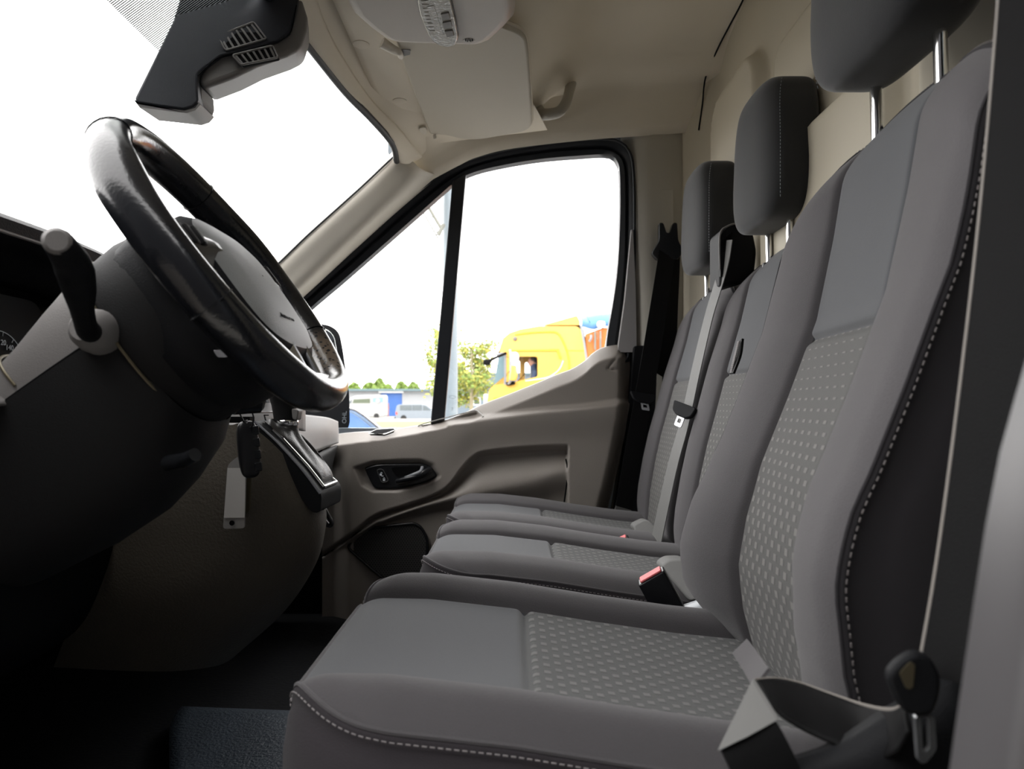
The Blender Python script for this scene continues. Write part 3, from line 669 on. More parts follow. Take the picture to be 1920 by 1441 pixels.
        for sg in (-1, 1):
            tube('headrest_post', [(xc + 0.008, s.yc + sg * post, zb), (xc + 0.006, s.yc + sg * post, zc - h * 0.6)], 0.0065, 'chrome', E, seg=14)
            lathe('post_guide', [(0.012, -0.02), (0.014, -0.004), (0.013, 0.001), (0.008, 0.002)], (xc + 0.008, s.yc + sg * post, float(s.zt(np.array(post))) + s.zo - 0.022), (0.15, 0, 1), 'gloss', E, seg=18)

ds = empty('driver_seat', (0.08, 0.75, 1.0), 'charcoal cloth driver seat nearest the camera with grey square-patterned centre panels', 'seat')
S1 = Seat(ds, 0.0, 0.757, 0.0, 0.252, 0.14, 0.10, 0.015)
S1.cushion('pattern'); S1.back('pattern_back'); S1.headrest(2.098, 0.412)
box('seat_base', (0.08, 0.757, 1.11), (0.46, 0.46, 0.22), 'black', ds, 0.02)
# plastic valance low on the outer side
patch('seat_valance', [[P(1440, 1441, 0.44), P(1560, 1400, 0.44), P(1660, 1335, 0.44), P(1740, 1290, 0.44), P(1800, 1260, 0.44)],
                       [P(1430, 1480, 0.425), P(1560, 1450, 0.425), P(1680, 1400, 0.42), P(1760, 1360, 0.42), P(1820, 1320, 0.42)],
                       [P(1430, 1700, 0.425), P(1560, 1700, 0.425), P(1680, 1700, 0.42), P(1760, 1700, 0.42), P(1820, 1700, 0.42)]], 12, 16, 'dash', ds, thick=0.006)

bench = empty('passenger_bench', (0.15, 1.54, 1.0), 'two-place charcoal cloth passenger bench with patterned centre panels beside the far door', 'seat')
S2 = Seat(bench, 0.065, 1.325, -0.018, 0.218, 0.105, 0.10, 0.012, front=0.025, bol=0.016, top=1.912, bench=True)
S3 = Seat(bench, 0.065, 1.765, -0.018, 0.218, 0.105, 0.10, 0.012, front=0.025, bol=0.016, top=1.912, bench=True)
for s_ in (S2, S3):
    s_.cushion('pattern'); s_.back('pattern_back'); s_.headrest(2.055, 0.487, w=0.122, h=0.128, d=0.05, post=0.052)
box('seat_base', (0.16, 1.545, 1.10), (0.44, 0.86, 0.2), 'black', bench, 0.02)
# belt tower between the two bench headrests
tw = prism('belt_tower', rnd([P(1350, 432, 1.50), P(1368, 419, 1.50), P(1388, 416, 1.50), P(1412, 430, 1.50), P(1420, 470, 1.50), P(1415, 520, 1.50), P(1350, 540, 1.50)], [0.01, 0.01, 0.01, 0.02, 0.01, 0, 0]), (0, 0.085, 0), 'dash', bench, bev=0.008, seg=3)
prism('tower_face', rnd([P(1351, 440, 1.497), P(1365, 425, 1.497), P(1374, 424, 1.497), P(1366, 500, 1.497), P(1351, 520, 1.497)], 0.004), (0, 0.07, 0), 'dash', tw, bev=0.003)
tube('tower_rim', [P(1350, 505, 1.498), P(1350, 440, 1.498), P(1364, 424, 1.498), P(1386, 417, 1.498)], 0.002, 'shroud', tw, n=24, seg=8)
prism('tower_slot', rnd([P(1353, 452, 1.4965), P(1369, 438, 1.4965), P(1374, 434, 1.4965), P(1368, 462, 1.4965), P(1356, 474, 1.4965)], 0.003), (0, 0.003, 0), 'black', tw)
# pull strap on the fold-down middle backrest
stp = ribbon('pull_strap', [P(1388, 640, 1.243), P(1384, 668, 1.235), P(1372, 700, 1.235)], (0, 1, 0), 0.026, 0.004, 'belt', bench, n=12)
boxes('strap_rib', [(tuple(Vector(P(1389 - i * 0.55, 640 + 2.3 * i, 1.236)) + Vector((-0.004, 0, 0))), (0.002, 0.012, 0.0012)) for i in range(26)], 'thread', stp)['kind'] = 'stuff'
# grey hinge covers between cushions and backrests
for nm, pts in (('hinge_cover', [(1185, 985, 1.63), (1212, 972, 1.63), (1228, 985, 1.60), (1232, 1030, 1.58), (1214, 1034, 1.58)]), ('hinge_cover', [(1238, 1062, 1.16), (1254, 1048, 1.16), (1290, 1047, 1.14), (1318, 1090, 1.10), (1318, 1116, 1.09), (1296, 1130, 1.09)])):
    pp = rnd([P(*q) for q in pts], 0.012); prism(nm, pp, (0.0, 0.05, -0.004), 'beltgrey', bench, bev=0.006, seg=3)
patch('cushion_hinge_bar', [[P(1240, 1150, 1.06), P(1290, 1135, 1.06), P(1330, 1120, 1.06), P(1350, 1105, 1.06)], [P(1260, 1165, 1.03), P(1300, 1152, 1.03), P(1335, 1148, 1.03), P(1352, 1150, 1.03)], [P(1280, 1185, 1.02), P(1310, 1175, 1.02), P(1345, 1175, 1.02), P(1365, 1178, 1.02)]], 10, 12, 'carsilver', bench, thick=0.008)

# ---- buckles
def buckle(label, top4, down, group='seat belt buckles'):
    e = empty('belt_buckle', tuple(top4[0] + down), label, 'buckle', group)
    c = sum(top4, Vector()) / 4
    prism('housing', rnd(top4, 0.004), down, 'gloss', e, bev=0.003, seg=3)
    prism('release_button', rnd([c + (q - c) * 0.80 for q in top4], 0.003), -down.normalized() * 0.003, 'red', e, bev=0.001)
    return e
def quad(px, Y, dY, a, b):
    p = P(*px[0], Y); q = P(*px[1], Y); d = Vector((a, dY, b)); return [p, q, q + d, p + d]
buckle('larger black buckle with red button standing beside the driver seat', quad([(1197, 1098), (1246, 1070)], 1.045, 0.020, 0.002, 0.004), Vector((0.055, 0.0, -0.10)))
buckle('smaller black buckle with red button between the two bench cushions', quad([(1147, 1022), (1178, 1008)], 1.52, 0.022, 0.002, 0.004), Vector((0.045, 0.0, -0.08)))

# ---- belts
def tongue(name, o, w, d, ln, parent):
    """belt tongue: plastic bar across the strap plus the steel blade with a slot"""
    w = Vector(w).normalized(); d = Vector(d).normalized(); n = w.cross(d).normalized(); o = Vector(o)
    t = prism('tongue', rnd([o - w * 0.036 - d * 0.010, o + w * 0.036 - d * 0.010, o + w * 0.030 + d * 0.012, o + w * 0.014 + d * 0.020, o - w * 0.014 + d * 0.020, o - w * 0.030 + d * 0.012], 0.006), n * 0.010, 'dash', parent, bev=0.003)
    a = [o - w * 0.011 + d * 0.016, o + w * 0.011 + d * 0.016, o + w * 0.011 + d * ln, o - w * 0.011 + d * ln]
    b = [o - w * 0.0055 + d * 0.024, o + w * 0.0055 + d * 0.024, o + w * 0.0055 + d * (ln - 0.008), o - w * 0.0055 + d * (ln - 0.008)]
    plate('tongue_blade', [x + n * 0.004 for x in rnd(a, 0.004)], [x + n * 0.004 for x in rnd(b, 0.002)], n * 0.0025, 'silver', t, N=48)
    return t
b1 = empty('seat_belt', P(1165, 985, 1.97), 'black outer seat belt hanging on the cream door pillar with steel tongue', 'seat belt', 'seat belts')
ribbon('webbing', [P(1254, 455, 2.005), P(1247, 500, 1.99), P(1225, 640, 1.97), P(1204, 760, 1.97), P(1182, 880, 1.97), P(1166, 975, 1.97)], [(1, 0.15, 0.05), (1, 0.1, 0.1), (1, 0.2, 0.15)], [0.047, 0.050, 0.050, 0.048], 0.0016, 'belt', b1, n=40)
ribbon('return_webbing', [P(1262, 470, 2.02), P(1258, 560, 2.02), P(1252, 660, 2.022), P(1232, 700, 2.025)], [(1, 0.3, 0)] * 2, 0.046, 0.0016, 'belt', b1, n=30)
ribbon('anchor_patch', [P(1169, 952, 1.966), P(1160, 982, 1.966)], [(1, 0.2, 0.15)] * 2, 0.046, 0.003, 'beltgrey', b1, n=6)
g = prism('shoulder_guide', rnd([P(1236, 417, 1.995), P(1244, 417, 1.995), P(1250, 436, 1.995), P(1256, 436, 1.995), P(1262, 417, 1.995), P(1270, 417, 1.995), P(1272, 450, 1.995), P(1282, 470, 1.995), P(1272, 486, 1.995), P(1232, 486, 1.995), P(1222, 474, 1.995), P(1236, 450, 1.995)], 0.006), (0, 0.022, 0), 'gloss', b1, bev=0.005)
tongue('tongue', P(1207, 742, 1.955), (1, 0.1, -0.16), (0.12, -0.35, -1), 0.040, b1)

b2 = empty('seat_belt', P(1220, 1035, 1.56), 'pale grey middle seat belt running down in front of the outer bench backrest', 'seat belt', 'seat belts')
ribbon('webbing', [P(1366, 450, 1.488), P(1357, 500, 1.50), P(1330, 590, 1.545), P(1306, 690, 1.55), P(1284, 790, 1.55), P(1262, 870, 1.55), P(1242, 960, 1.555), P(1226, 1036, 1.57)], [(-0.12, 0.98, 0.1), (-0.15, 0.98, 0.1), (-0.25, 0.96, 0.1)], [0.040, 0.046, 0.047, 0.047], 0.0018, 'beltgrey', b2, n=50)
tongue('tongue', P(1286, 768, 1.53), (-0.45, 0.85, 0.25), (-0.45, -0.25, -1), 0.042, b2)

b3 = empty('seat_belt', (0.235, 0.40, 1.42), 'dark driver seat belt hanging blurred at the right edge and folded across the seat corner', 'seat belt', 'seat belts')
edge_ = [(1882, -160, .415), (1868, 60, .412), (1838, 400, .406), (1798, 750, .400), (1758, 1050, .395), (1722, 1262, .392)]
ep_ = [P(x, y, Y + 0.0172) for x, y, Y in edge_]
ribbon('webbing', [p + Vector((0.0137, -0.0172, 0)) for p in ep_], [(0.62, -0.78, 0), (0.62, -0.78, 0.0)], 0.044, 0.0022, 'belt', b3, n=40)
tube('webbing_lit_edge', ep_, 0.0015, 'beltlit', b3, n=30, seg=6)  # pale tube paints the lit edge of the strap
# tongue (swivelled, with long steel blade)
tp = P(1722, 1292, 0.388)
prism('tongue', rnd([P(x, y, 0.386) for x, y in ((1663, 1268), (1690, 1238), (1722, 1222), (1752, 1238), (1768, 1275), (1762, 1312), (1750, 1342), (1712, 1344), (1686, 1326))], 0.005), (0.002, 0.010, 0), 'dash', b3, bev=0.0035, seg=3)
prism('tongue_slot', rnd([P(x, y, 0.3855) for x, y in ((1686, 1262), (1706, 1240), (1716, 1244), (1712, 1290), (1700, 1292))], 0.002), (0, 0.001, 0), 'brass', b3)
plate('tongue_blade', rnd([P(1716, 1340, 0.388), P(1752, 1338, 0.388), P(1757, 1405, 0.388), P(1735, 1432, 0.388), P(1722, 1428, 0.388)], 0.003), rnd([P(1727, 1345, 0.388), P(1742, 1344, 0.388), P(1744, 1402, 0.388), P(1737, 1410, 0.388), P(1731, 1408, 0.388)], 0.001), (0, 0.003, 0), 'silver', b3, N=40)
# lap strap: from the tongue, sagging round the backrest foot to the fold, then down over the cushion edge
lap = [[P(1700, 1318, 0.405), P(1670, 1330, 0.43), P(1620, 1322, 0.455), P(1560, 1302, 0.475), P(1500, 1281, 0.49), P(1455, 1272, 0.49), P(1415, 1274, 0.48)],
       [P(1700, 1345, 0.400), P(1672, 1372, 0.42), P(1625, 1372, 0.44), P(1565, 1350, 0.452), P(1505, 1325, 0.462), P(1455, 1302, 0.468), P(1425, 1290, 0.472)],
       [P(1705, 1372, 0.395), P(1680, 1412, 0.41), P(1635, 1420, 0.425), P(1575, 1398, 0.432), P(1515, 1372, 0.44), P(1470, 1345, 0.446), P(1447, 1325, 0.455)]]
patch('lap_webbing', lap, 12, 36, 'belt', b3, thick=0.0018)
tube('lap_webbing_lit_edge', lap[0], 0.0013, 'beltlit', b3, n=36, seg=6)
prism('folded_webbing', rnd([P(1410, 1276, 0.462), P(1456, 1350, 0.430), P(1402, 1380, 0.424), P(1345, 1407, 0.420)], 0.001), (0.002, 0.003, 0.001), 'beltgrey', b3, bev=0.0008)
ribbon('tail_webbing', [P(1403, 1378, 0.428), P(1420, 1410, 0.424), P(1445, 1470, 0.420), P(1470, 1560, 0.42)], [(0.8, 0.25, 0.42), (0.9, 0.2, 0.3)], [0.038, 0.040, 0.042], 0.002, 'belt', b3, n=16)
ribbon('anchor_webbing', [P(1388, 1212, 0.60), P(1408, 1240, 0.55), P(1428, 1272, 0.49)], [(0.5, 0.75, 0.3)] * 2, 0.017, 0.002, 'bolster', b3, n=14)

# ================================================================== PASSENGER DOOR
dr = empty('door_1', (-0.2, 2.05, 1.0), kind='structure')
DY = 2.00
topl = np.array([(600, 822), (627, 815), (660, 811), (720, 807), (770, 800), (830, 789), (880, 770), (905, 758), (950, 741), (1000, 721), (1040, 704), (1072, 692), (1095, 678), (1110, 664), (1125, 654), (1145, 648), (1165, 646), (1177, 647)], float)
shl = np.array([(600, 838), (650, 832), (720, 823), (790, 811), (830, 803), (845, 797), (900, 790), (1000, 777), (1100, 768), (1180, 757)], float)
rt = np.array([(640, 1180), (660, 1181), (760, 1180), (850, 1164), (905, 1152), (980, 1136), (1200, 1120)], float)
gu = np.array([(560, 1060), (640, 1010), (675, 985), (704, 963), (759, 945), (802, 930), (832, 915), (850, 897), (868, 872), (886, 853), (905, 844), (959, 837), (1014, 833), (1061, 832), (1200, 832)], float)
gl = np.array([(560, 1075), (640, 1022), (690, 980), (715, 964), (759, 949), (800, 936), (839, 919), (857, 899), (874, 880), (890, 864), (905, 856), (960, 851), (1043, 846), (1200, 846)], float)
rdg = np.array([(560, 1075), (690, 988), (720, 974), (800, 946), (900, 921), (1000, 901), (1060, 886), (1200, 880)], float)
def curve(a, x): return np.interp(x, a[:, 0], a[:, 1])
def smoothcurve(a, n=200): return crom([tuple(q) for q in a], n)
topl, shl, rt, gu, gl, rdg = [smoothcurve(a) for a in (topl, shl, rt, gu, gl, rdg)]
def sdpoly(X, Y, poly):
    poly = np.asarray(poly, float); d = np.full(X.shape, 1e9); ins = np.zeros(X.shape, bool); n = len(poly)
    for i in range(n):
        a, b = poly[i - 1], poly[i]; ab = b - a
        t = np.clip(((X - a[0]) * ab[0] + (Y - a[1]) * ab[1]) / max(ab @ ab, 1e-9), 0, 1)
        d = np.minimum(d, np.hypot(X - a[0] - t * ab[0], Y - a[1] - t * ab[1]))
        c = ((a[1] > Y) != (b[1] > Y)) & (X < (b[0] - a[0]) * (Y - a[1]) / (b[1] - a[1] + 1e-12) + a[0]); ins ^= c
    return np.where(ins, -d, d)
hand = [(668, 878), (700, 868), (745, 865), (790, 864), (810, 872), (822, 891), (800, 906), (745, 918), (700, 918), (682, 908)]
spk = [(664, 1003), (684, 992), (730, 985), (778, 980), (790, 988), (802, 1010), (800, 1060), (790, 1110), (740, 1100), (697, 1066), (652, 1026)]
recp = [(782, 798), (800, 793), (895, 770), (905, 780), (890, 788), (830, 797), (795, 803)]
def depth(X, Y):
    tp, sh, U, Lw, R = curve(topl, X), curve(shl, X), curve(gu, X), curve(gl, X), curve(rdg, X)
    D = np.full(X.shape, 0.060)
    up = np.clip((sh - Y) / np.maximum(sh - tp, 1), 0, 1)
    # front part: ledge simply falls away to the glass
    left = smooth01((905 - X) / 50)
    d1 = 0.060 - 0.075 * up**0.9
    dd = Y - tp
    d2 = -0.014 + 0.046 * np.clip(dd / 24, 0, 1)**0.9 + 0.0 * X
    d2 = d2 + (0.060 - 0.032) * smooth01((Y - (sh - 14)) / 14)
    d2 = np.where(Y > sh, 0.060, d2)
    D = np.where(Y < sh, d1 * left + d2 * (1 - left), D)
    # storage slot moulded in the ledge
    s = sdpoly(X, Y, recp); D = D - 0.022 * smooth01(-s / 5)
    # upper face rolls gently
    D = D - 0.010 * smooth01((Y - sh) / np.maximum(U - sh, 1)) * (Y > sh)
    # undercut groove, lower panel with ridge
    inp = smooth01((1066 - X) / 4)
    a = smooth01((Y - U) / np.maximum(Lw - U, 3)); low = 0.050 - 0.040 * a
    rise = smooth01((Y - Lw) / np.maximum(R - Lw, 4)); low = np.where(Y > Lw, 0.010 + 0.036 * rise, low)
    fall = smooth01((Y - R) / (10 + 40 * smooth01((X - 700) / 350))); low = np.where(Y > R, 0.046 - 0.030 * fall * smooth01((X - 640) / 80 + 0.35), low)
    D = np.where(Y > U, low * inp + np.minimum(D, 0.050) * (1 - inp), D)
    s = sdpoly(X, Y, hand); D = D - 0.020 * smooth01((6 - s) / 12) - 0.0 * s
    # rear edge rolls back, front edge tucks in
    D = D - 0.045 * (1 - smooth01((np.interp(Y, rt[:, 0], rt[:, 1]) - X) / 26))**1.5
    D = D - 0.05 * smooth01((660 - X) / 40) * smooth01((Y - 835) / 40)
    D = D - 0.006 * np.exp(-(sdpoly(X, Y, [(1139, 690), (1164, 660), (1170, 662), (1169, 690), (1153, 693)]) / 1.2)**2)
    return D
ns_, nt_ = 200, 190
S_, T_ = np.meshgrid(np.linspace(0, 1, ns_), np.linspace(0, 1, nt_)**1.0)
Tb = 1175.0
RX = np.interp(646 + T_ * (Tb - 646), rt[:, 0], rt[:, 1]); PXX = 604 + S_ * (RX - 604)
TT = curve(topl, PXX); PYY = TT + T_ * (Tb - TT)
DD = depth(PXX, PYY)
BASE = 2.055
v_ = (720.5 - PYY) / F; u_ = (PXX - 960) / F
ry = _c - v_ * _s; rz = _s + v_ * _c
# keep X,Z of the base plane, move along Y by the relief
t_ = (BASE - DD) / ry
G = np.stack([u_ * t_, BASE - DD, CZ + rz * t_], -1)
gridmesh('door_panel', G, 'door', dr, sharp=0)
# front edge of the sill rolls outward to the glass
E0 = G[0]; gridmesh('door_panel_top', np.stack([E0, E0 + np.array([0, 0.012, 0.0015]), E0 + np.array([0, 0.03, -0.004])]), 'doorlight', dr, sharp=0)
gridmesh('door_panel_edge', np.stack([G[:, -1], G[:, -1] + np.array([0.003, 0.02, 0]), G[:, -1] + np.array([0.0, 0.06, 0])]), 'black', dr, sharp=0)
def DP(px, py, off=0.0):
    """point on the door panel under a pixel, raised by off"""
    d = float(depth(np.array([[float(px)]]), np.array([[float(py)]]))[0, 0])
    return P(px, py, BASE - d - off)
DQ = P
# map pocket seam lines
tube('pocket_gap', [DQ(1061, 860, 2.012), DQ(1064, 880, 2.013), DQ(1062, 910, 2.016), DQ(1056, 955, 2.02)], 0.0022, 'black', dr, seg=6, n=20)
# handle unit
hy = 2.008
hz = prism('handle_bezel', rnd([DQ(682, 877, hy), DQ(706, 869, hy), DQ(792, 868, hy), DQ(808, 874, hy), DQ(821, 893, hy), DQ(800, 904, hy), DQ(752, 916, hy), DQ(703, 917, hy), DQ(695, 905, hy)], [0.008, 0.02, 0.02, 0.02, 0.01, 0.02, 0.03, 0.015, 0.02]), (0, 0.02, 0), 'gloss', dr, bev=0.005, seg=3)
prism('handle_recess', rnd([DQ(732, 876, hy - 0.0005), DQ(790, 873, hy - 0.0005), DQ(790, 885, hy - 0.0005), DQ(765, 895, hy - 0.0005), DQ(745, 896, hy - 0.0005)], 0.012), (0, 0.004, 0), 'black', hz)
hp = [DQ(746, 902, hy - 0.004), DQ(758, 899, hy - 0.013), DQ(778, 894, hy - 0.020), DQ(796, 886, hy - 0.018), DQ(806, 880, hy - 0.006)]
tube('door_handle', hp, [0.011, 0.013, 0.014, 0.015, 0.012], 'gloss', hz, seg=14, n=24, flat=0.75)
tube('handle_highlight_edge', [DQ(747, 899, hy - 0.012), DQ(776, 889, hy - 0.030), DQ(788, 884, hy - 0.030), DQ(792, 876, hy - 0.012)], [0.002, 0.0035, 0.005, 0.005], 'steel', hz, seg=8, n=20)
sw = prism('lock_switch', rnd([DQ(706, 880, hy - 0.003), DQ(718, 879, hy - 0.003), DQ(729, 901, hy - 0.003), DQ(716, 905, hy - 0.003)], 0.007), (0, 0.004, 0), 'gloss', hz, bev=0.001)
q_ = [DQ(706, 880, hy - 0.0035), DQ(718, 879, hy - 0.0035), DQ(729, 901, hy - 0.0035), DQ(716, 905, hy - 0.0035)]
tube('switch_outline', rnd(q_, 0.007), 0.0007, 'silver', sw, closed=True, seg=6)
def padlock(c, s, open_):
    rr = []
    L = [(-.5, 0), (.5, 0), (.5, -.8), (-.5, -.8)]
    o = prism('padlock_symbol', [c + Vector((a * s, 0, b * s)) for a, b in L], (0, 0.0005, 0), 'white', sw)
    sh_ = [(-.35, 0), (-.35, .4), (0, .75), (.35, .4), (.35, 0 if not open_ else .25)]
    tube('padlock_shackle', [c + Vector((a * s + (0.3 * s if open_ else 0), 0, b * s)) for a, b in sh_], 0.0005, 'white', sw, seg=6, n=14)
padlock(DQ(714, 888, hy - 0.0042), 0.0055, True); padlock(DQ(720, 898, hy - 0.0042), 0.0055, False)
box('switch_divider', DQ(717, 892, hy - 0.0042), (0.006, 0.0006, 0.0012), 'white', sw)
# speaker grille
sp0 = rnd([DQ(x, y, 2.030) for x, y in spk], 0.012)
gsp = prism('speaker_grille', sp0, (0, 0.01, 0), 'speaker', dr)
tube('grille_rim', [q + Vector((0, -0.002, 0)) for q in sp0], 0.0042, 'gloss', gsp, closed=True, seg=8)
# window switch on the ledge
wsw = prism('window_switch', rnd([P(692, 812, 2.025), P(706, 805, 2.035), P(738, 803, 2.035), P(740, 806, 2.03), P(722, 813, 2.02)], 0.006), (0, 0, -0.006), 'gloss', dr, bev=0.001)
tube('switch_frame', rnd([P(690, 813, 2.022), P(706, 805, 2.037), P(740, 803, 2.037), P(741, 806, 2.03), P(722, 813.5, 2.018)], 0.006), 0.0016, 'chrome', wsw, closed=True, seg=6)
# storage tray rim
tube('tray_rim', rnd([DP(781, 799, 0.002), DP(800, 792, 0.002), DP(893, 768, 0.002), DP(908, 781, 0.002)], 0.01)[1:-1], 0.0016, 'doorlight', dr, seg=6)
# window frame: painted sash covered with black seal
fo = [(566, 556), (640, 486), (708, 424), (760, 378), (820, 333), (860, 311), (893, 297), (960, 281), (1040, 269), (1093, 264), (1140, 263), (1165, 270), (1182, 290), (1189, 330), (1191, 420), (1190, 520), (1180, 660), (1178, 680), (1100, 705), (1000, 740), (900, 780), (800, 812), (700, 820), (600, 826), (500, 800), (500, 640)]
fi = [(560, 598), (650, 520), (740, 441), (800, 388), (846, 347), (862, 335), (900, 320), (960, 307), (1020, 298), (1080, 293), (1130, 290), (1148, 293), (1158, 305), (1162, 330), (1162, 420), (1156, 520), (1140, 620), (1125, 690), (1060, 730), (980, 760), (900, 790), (820, 806), (720, 814), (620, 820), (530, 800), (520, 650)]
Yf = 2.085
ri = [P(x, y, Yf) for x, y in fi]; ro = [P(x, y, Yf) for x, y in fo]
Gf = [crom(ro, 160, True), crom([a * 0.62 + b * 0.38 for a, b in zip(ro, ri)], 160, True), crom(ri, 160, True)]
fr_ = np.stack([Gf[0] + [0, -0.012, 0], Gf[0] * 0.8 + Gf[1] * 0.2 + [0, -0.026, 0], Gf[1] + [0, -0.020, 0], Gf[1] * 0.75 + Gf[2] * 0.25 + [0, -0.006, 0], Gf[1] * 0.5 + Gf[2] * 0.5 + [0, -0.012, 0], Gf[2] + [0, -0.004, 0], Gf[2] + [0, 0.03, 0], Gf[0] + [0, 0.04, 0]])
gridmesh('window_seal', fr_, 'rubber', dr, cu=True, cv=True, sharp=45)
tube('seal_lip', [a + Vector((0, -0.030, 0)) for a in [Vector(q) for q in (Gf[0] * 0.6 + Gf[1] * 0.4)][:118]], 0.004, 'rubber', dr, seg=8)
# quarter-light divider bar
prism('divider_bar', [P(848, 338, 2.075), P(874, 322, 2.075), P(833, 788, 2.075), P(807, 795, 2.075)], (0, 0.025, 0), 'rubber', dr, bev=0.004)
gpoly = [P(x, y, 2.094) for x, y in fi]
pn = prism('window_pane', gpoly, (0, 0.004, 0), 'glass', dr)
# etched glass mark
for i, (w_, y_) in enumerate(((12, 744), (22, 749), (20, 752.5), (22, 756), (26, 759.5), (22, 763))):
    random.seed(i)
    body = ('safety' if i == 0 else ' '.join(''.join(random.choice('iltx.-') for _ in range(random.randint(2, 5))) for _ in range(4)))
    if i: text('etched_mark', '.' * 9 + '-' * 3 + '.' * 6, 0.0065, P(848, y_, 2.0925), (1, 0, 0), (0, 0, 1), 'inkgrey', pn)
    else: tube('etched_mark', rnd([P(840, 744, 2.0925), P(848, 740.5, 2.0925), P(857, 744, 2.0925), P(848, 747.5, 2.0925)], 0.01), 0.0004, 'inkgrey', pn, closed=True, seg=4)
text('etched_mark', '2', 0.010, P(848, 766, 2.0925), (1, 0, 0), (0, 0, 1), 'inkgrey', pn)

# exterior mirror of that door (top-level thing)
mr = empty('door_mirror', P(640, 812, 2.30), 'dark tall door mirror outside the passenger window, mostly behind the steering wheel', 'mirror')
mo = [P(570, 604, 2.36), P(618, 609, 2.36), P(636, 622, 2.36), P(642, 650, 2.36), P(655, 740, 2.36), P(656, 795, 2.36), P(648, 811, 2.36), P(560, 816, 2.36), P(550, 640, 2.36)]
mi = [P(572, 614, 2.355), P(614, 617, 2.355), P(627, 630, 2.355), P(632, 655, 2.355), P(641, 715, 2.355), P(641, 720, 2.355), P(636, 726, 2.355), P(566, 730, 2.355), P(558, 650, 2.355)]
prism('housing', rnd(mo, 0.02), (-0.10, 0.06, 0), 'dash', mr, bev=0.012, seg=3)
prism('mirror_glass', rnd(mi, 0.02), (0.002, -0.014, 0), 'mirror', mr, bev=0.001)
tube('mirror_arm', [P(600, 790, 2.40), P(560, 800, 2.30), P(540, 806, 2.19)], 0.03, 'dash', mr, n=10)
text('housing_lettering', 'OHL', 0.020, P(646, 782, 2.352), (0, 0.1, 1), (-1, 0, 0), 'inkgrey', mr, ext=0.0006)

# ================================================================== STEERING WHEEL
WC = Vector((-0.2926, 0.75, 1.7383)); WT = 0.6336; WS = 0.865
e1 = Vector((0, 1, 0)); e2 = Vector((-math.sin(WT), 0, math.cos(WT))); e3 = Vector((math.cos(WT), 0, math.sin(WT)))
def WP(a, b, h=0.0): return WC + e1 * a * WS + e2 * b * WS + e3 * h
wh = empty('steering_wheel', tuple(WC), 'black leather steering wheel with worn rim and grey airbag pad', 'steering wheel')
# rim: closed loop, slightly flattened bottom, leather with seams
k = 140; G = []
for i in range(k):
    ph = 2 * math.pi * i / k; R = 0.188
    a, b = R * math.sin(ph), R * math.cos(ph)
    if b < -0.172: b = -0.172 + (b + 0.172) * 0.75
    gr = 1 + 0.10 * math.exp(-((abs(math.degrees(ph) - 180) - 115) / 14)**2)
    rad = Vector((0, 0, 0)) + e1 * math.sin(ph) + e2 * math.cos(ph)
    G.append([WP(a, b) + rad * math.cos(t) * 0.0165 * gr + e3 * math.sin(t) * 0.0205 * gr for t in np.linspace(0, 2 * math.pi, 22, endpoint=False)])
worn_leather(tuple(WP(.125, -.128, .012)), 0.055)
gridmesh('rim', G, 'leather', wh, cu=True, cv=True, sharp=0)
for ph in (0.62, 2.0, -2.0, -0.62):
    rad = e1 * math.sin(ph) + e2 * math.cos(ph); c = WP(0.188 * math.sin(ph), 0.188 * math.cos(ph))
    tube('rim_seam', [c + rad * math.cos(t) * 0.0172 + e3 * math.sin(t) * 0.0212 for t in np.linspace(0, 2 * math.pi, 20, endpoint=False)], 0.0007, 'gloss', wh, closed=True, seg=5)
# airbag pad: domed, tapering downwards
def padpt(a, b, h):
    return WP(a, b, h)
def pad_outline(s):
    hp_ = [(.06, .062), (.095, .045), (.110, .010), (.113, -.030), (.108, -.085), (.090, -.115), (.05, -.130)]
    pts = [(0, .065)] + hp_ + [(0, -.134)] + [(-a, b) for a, b in hp_[::-1]]
    return [(a * s, (b + 0.025) * s - 0.025) for a, b in pts]
lay = [(1.02, -0.035), (1.03, -0.012), (1.00, 0.004), (0.90, 0.012), (0.80, 0.016), (0.55, 0.021), (0.25, 0.023), (0.01, 0.0235)]
G = [crom([padpt(a, b, h) for a, b in pad_outline(s)], 64, True) for s, h in lay]
gridmesh('airbag_pad', G[3:], 'pad', wh, cv=True, sharp=0)
gridmesh('pad_flank', G[:4], 'dash', wh, cv=True, sharp=0)
text('pad_lettering', 'AIRBAG', 0.012, WP(-0.010, -0.085, 0.0205), e1, e2, 'black', wh, ext=0.0004)
# hub body
G = [crom([WP(a, b, h) for a, b in pad_outline(s)], 48, True) for s, h in ((0.9, -0.08), (1.06, -0.075), (1.10, -0.05), (1.09, -0.034), (1.03, -0.03))]
gridmesh('hub', G, 'dash', wh, cv=True, sharp=0)
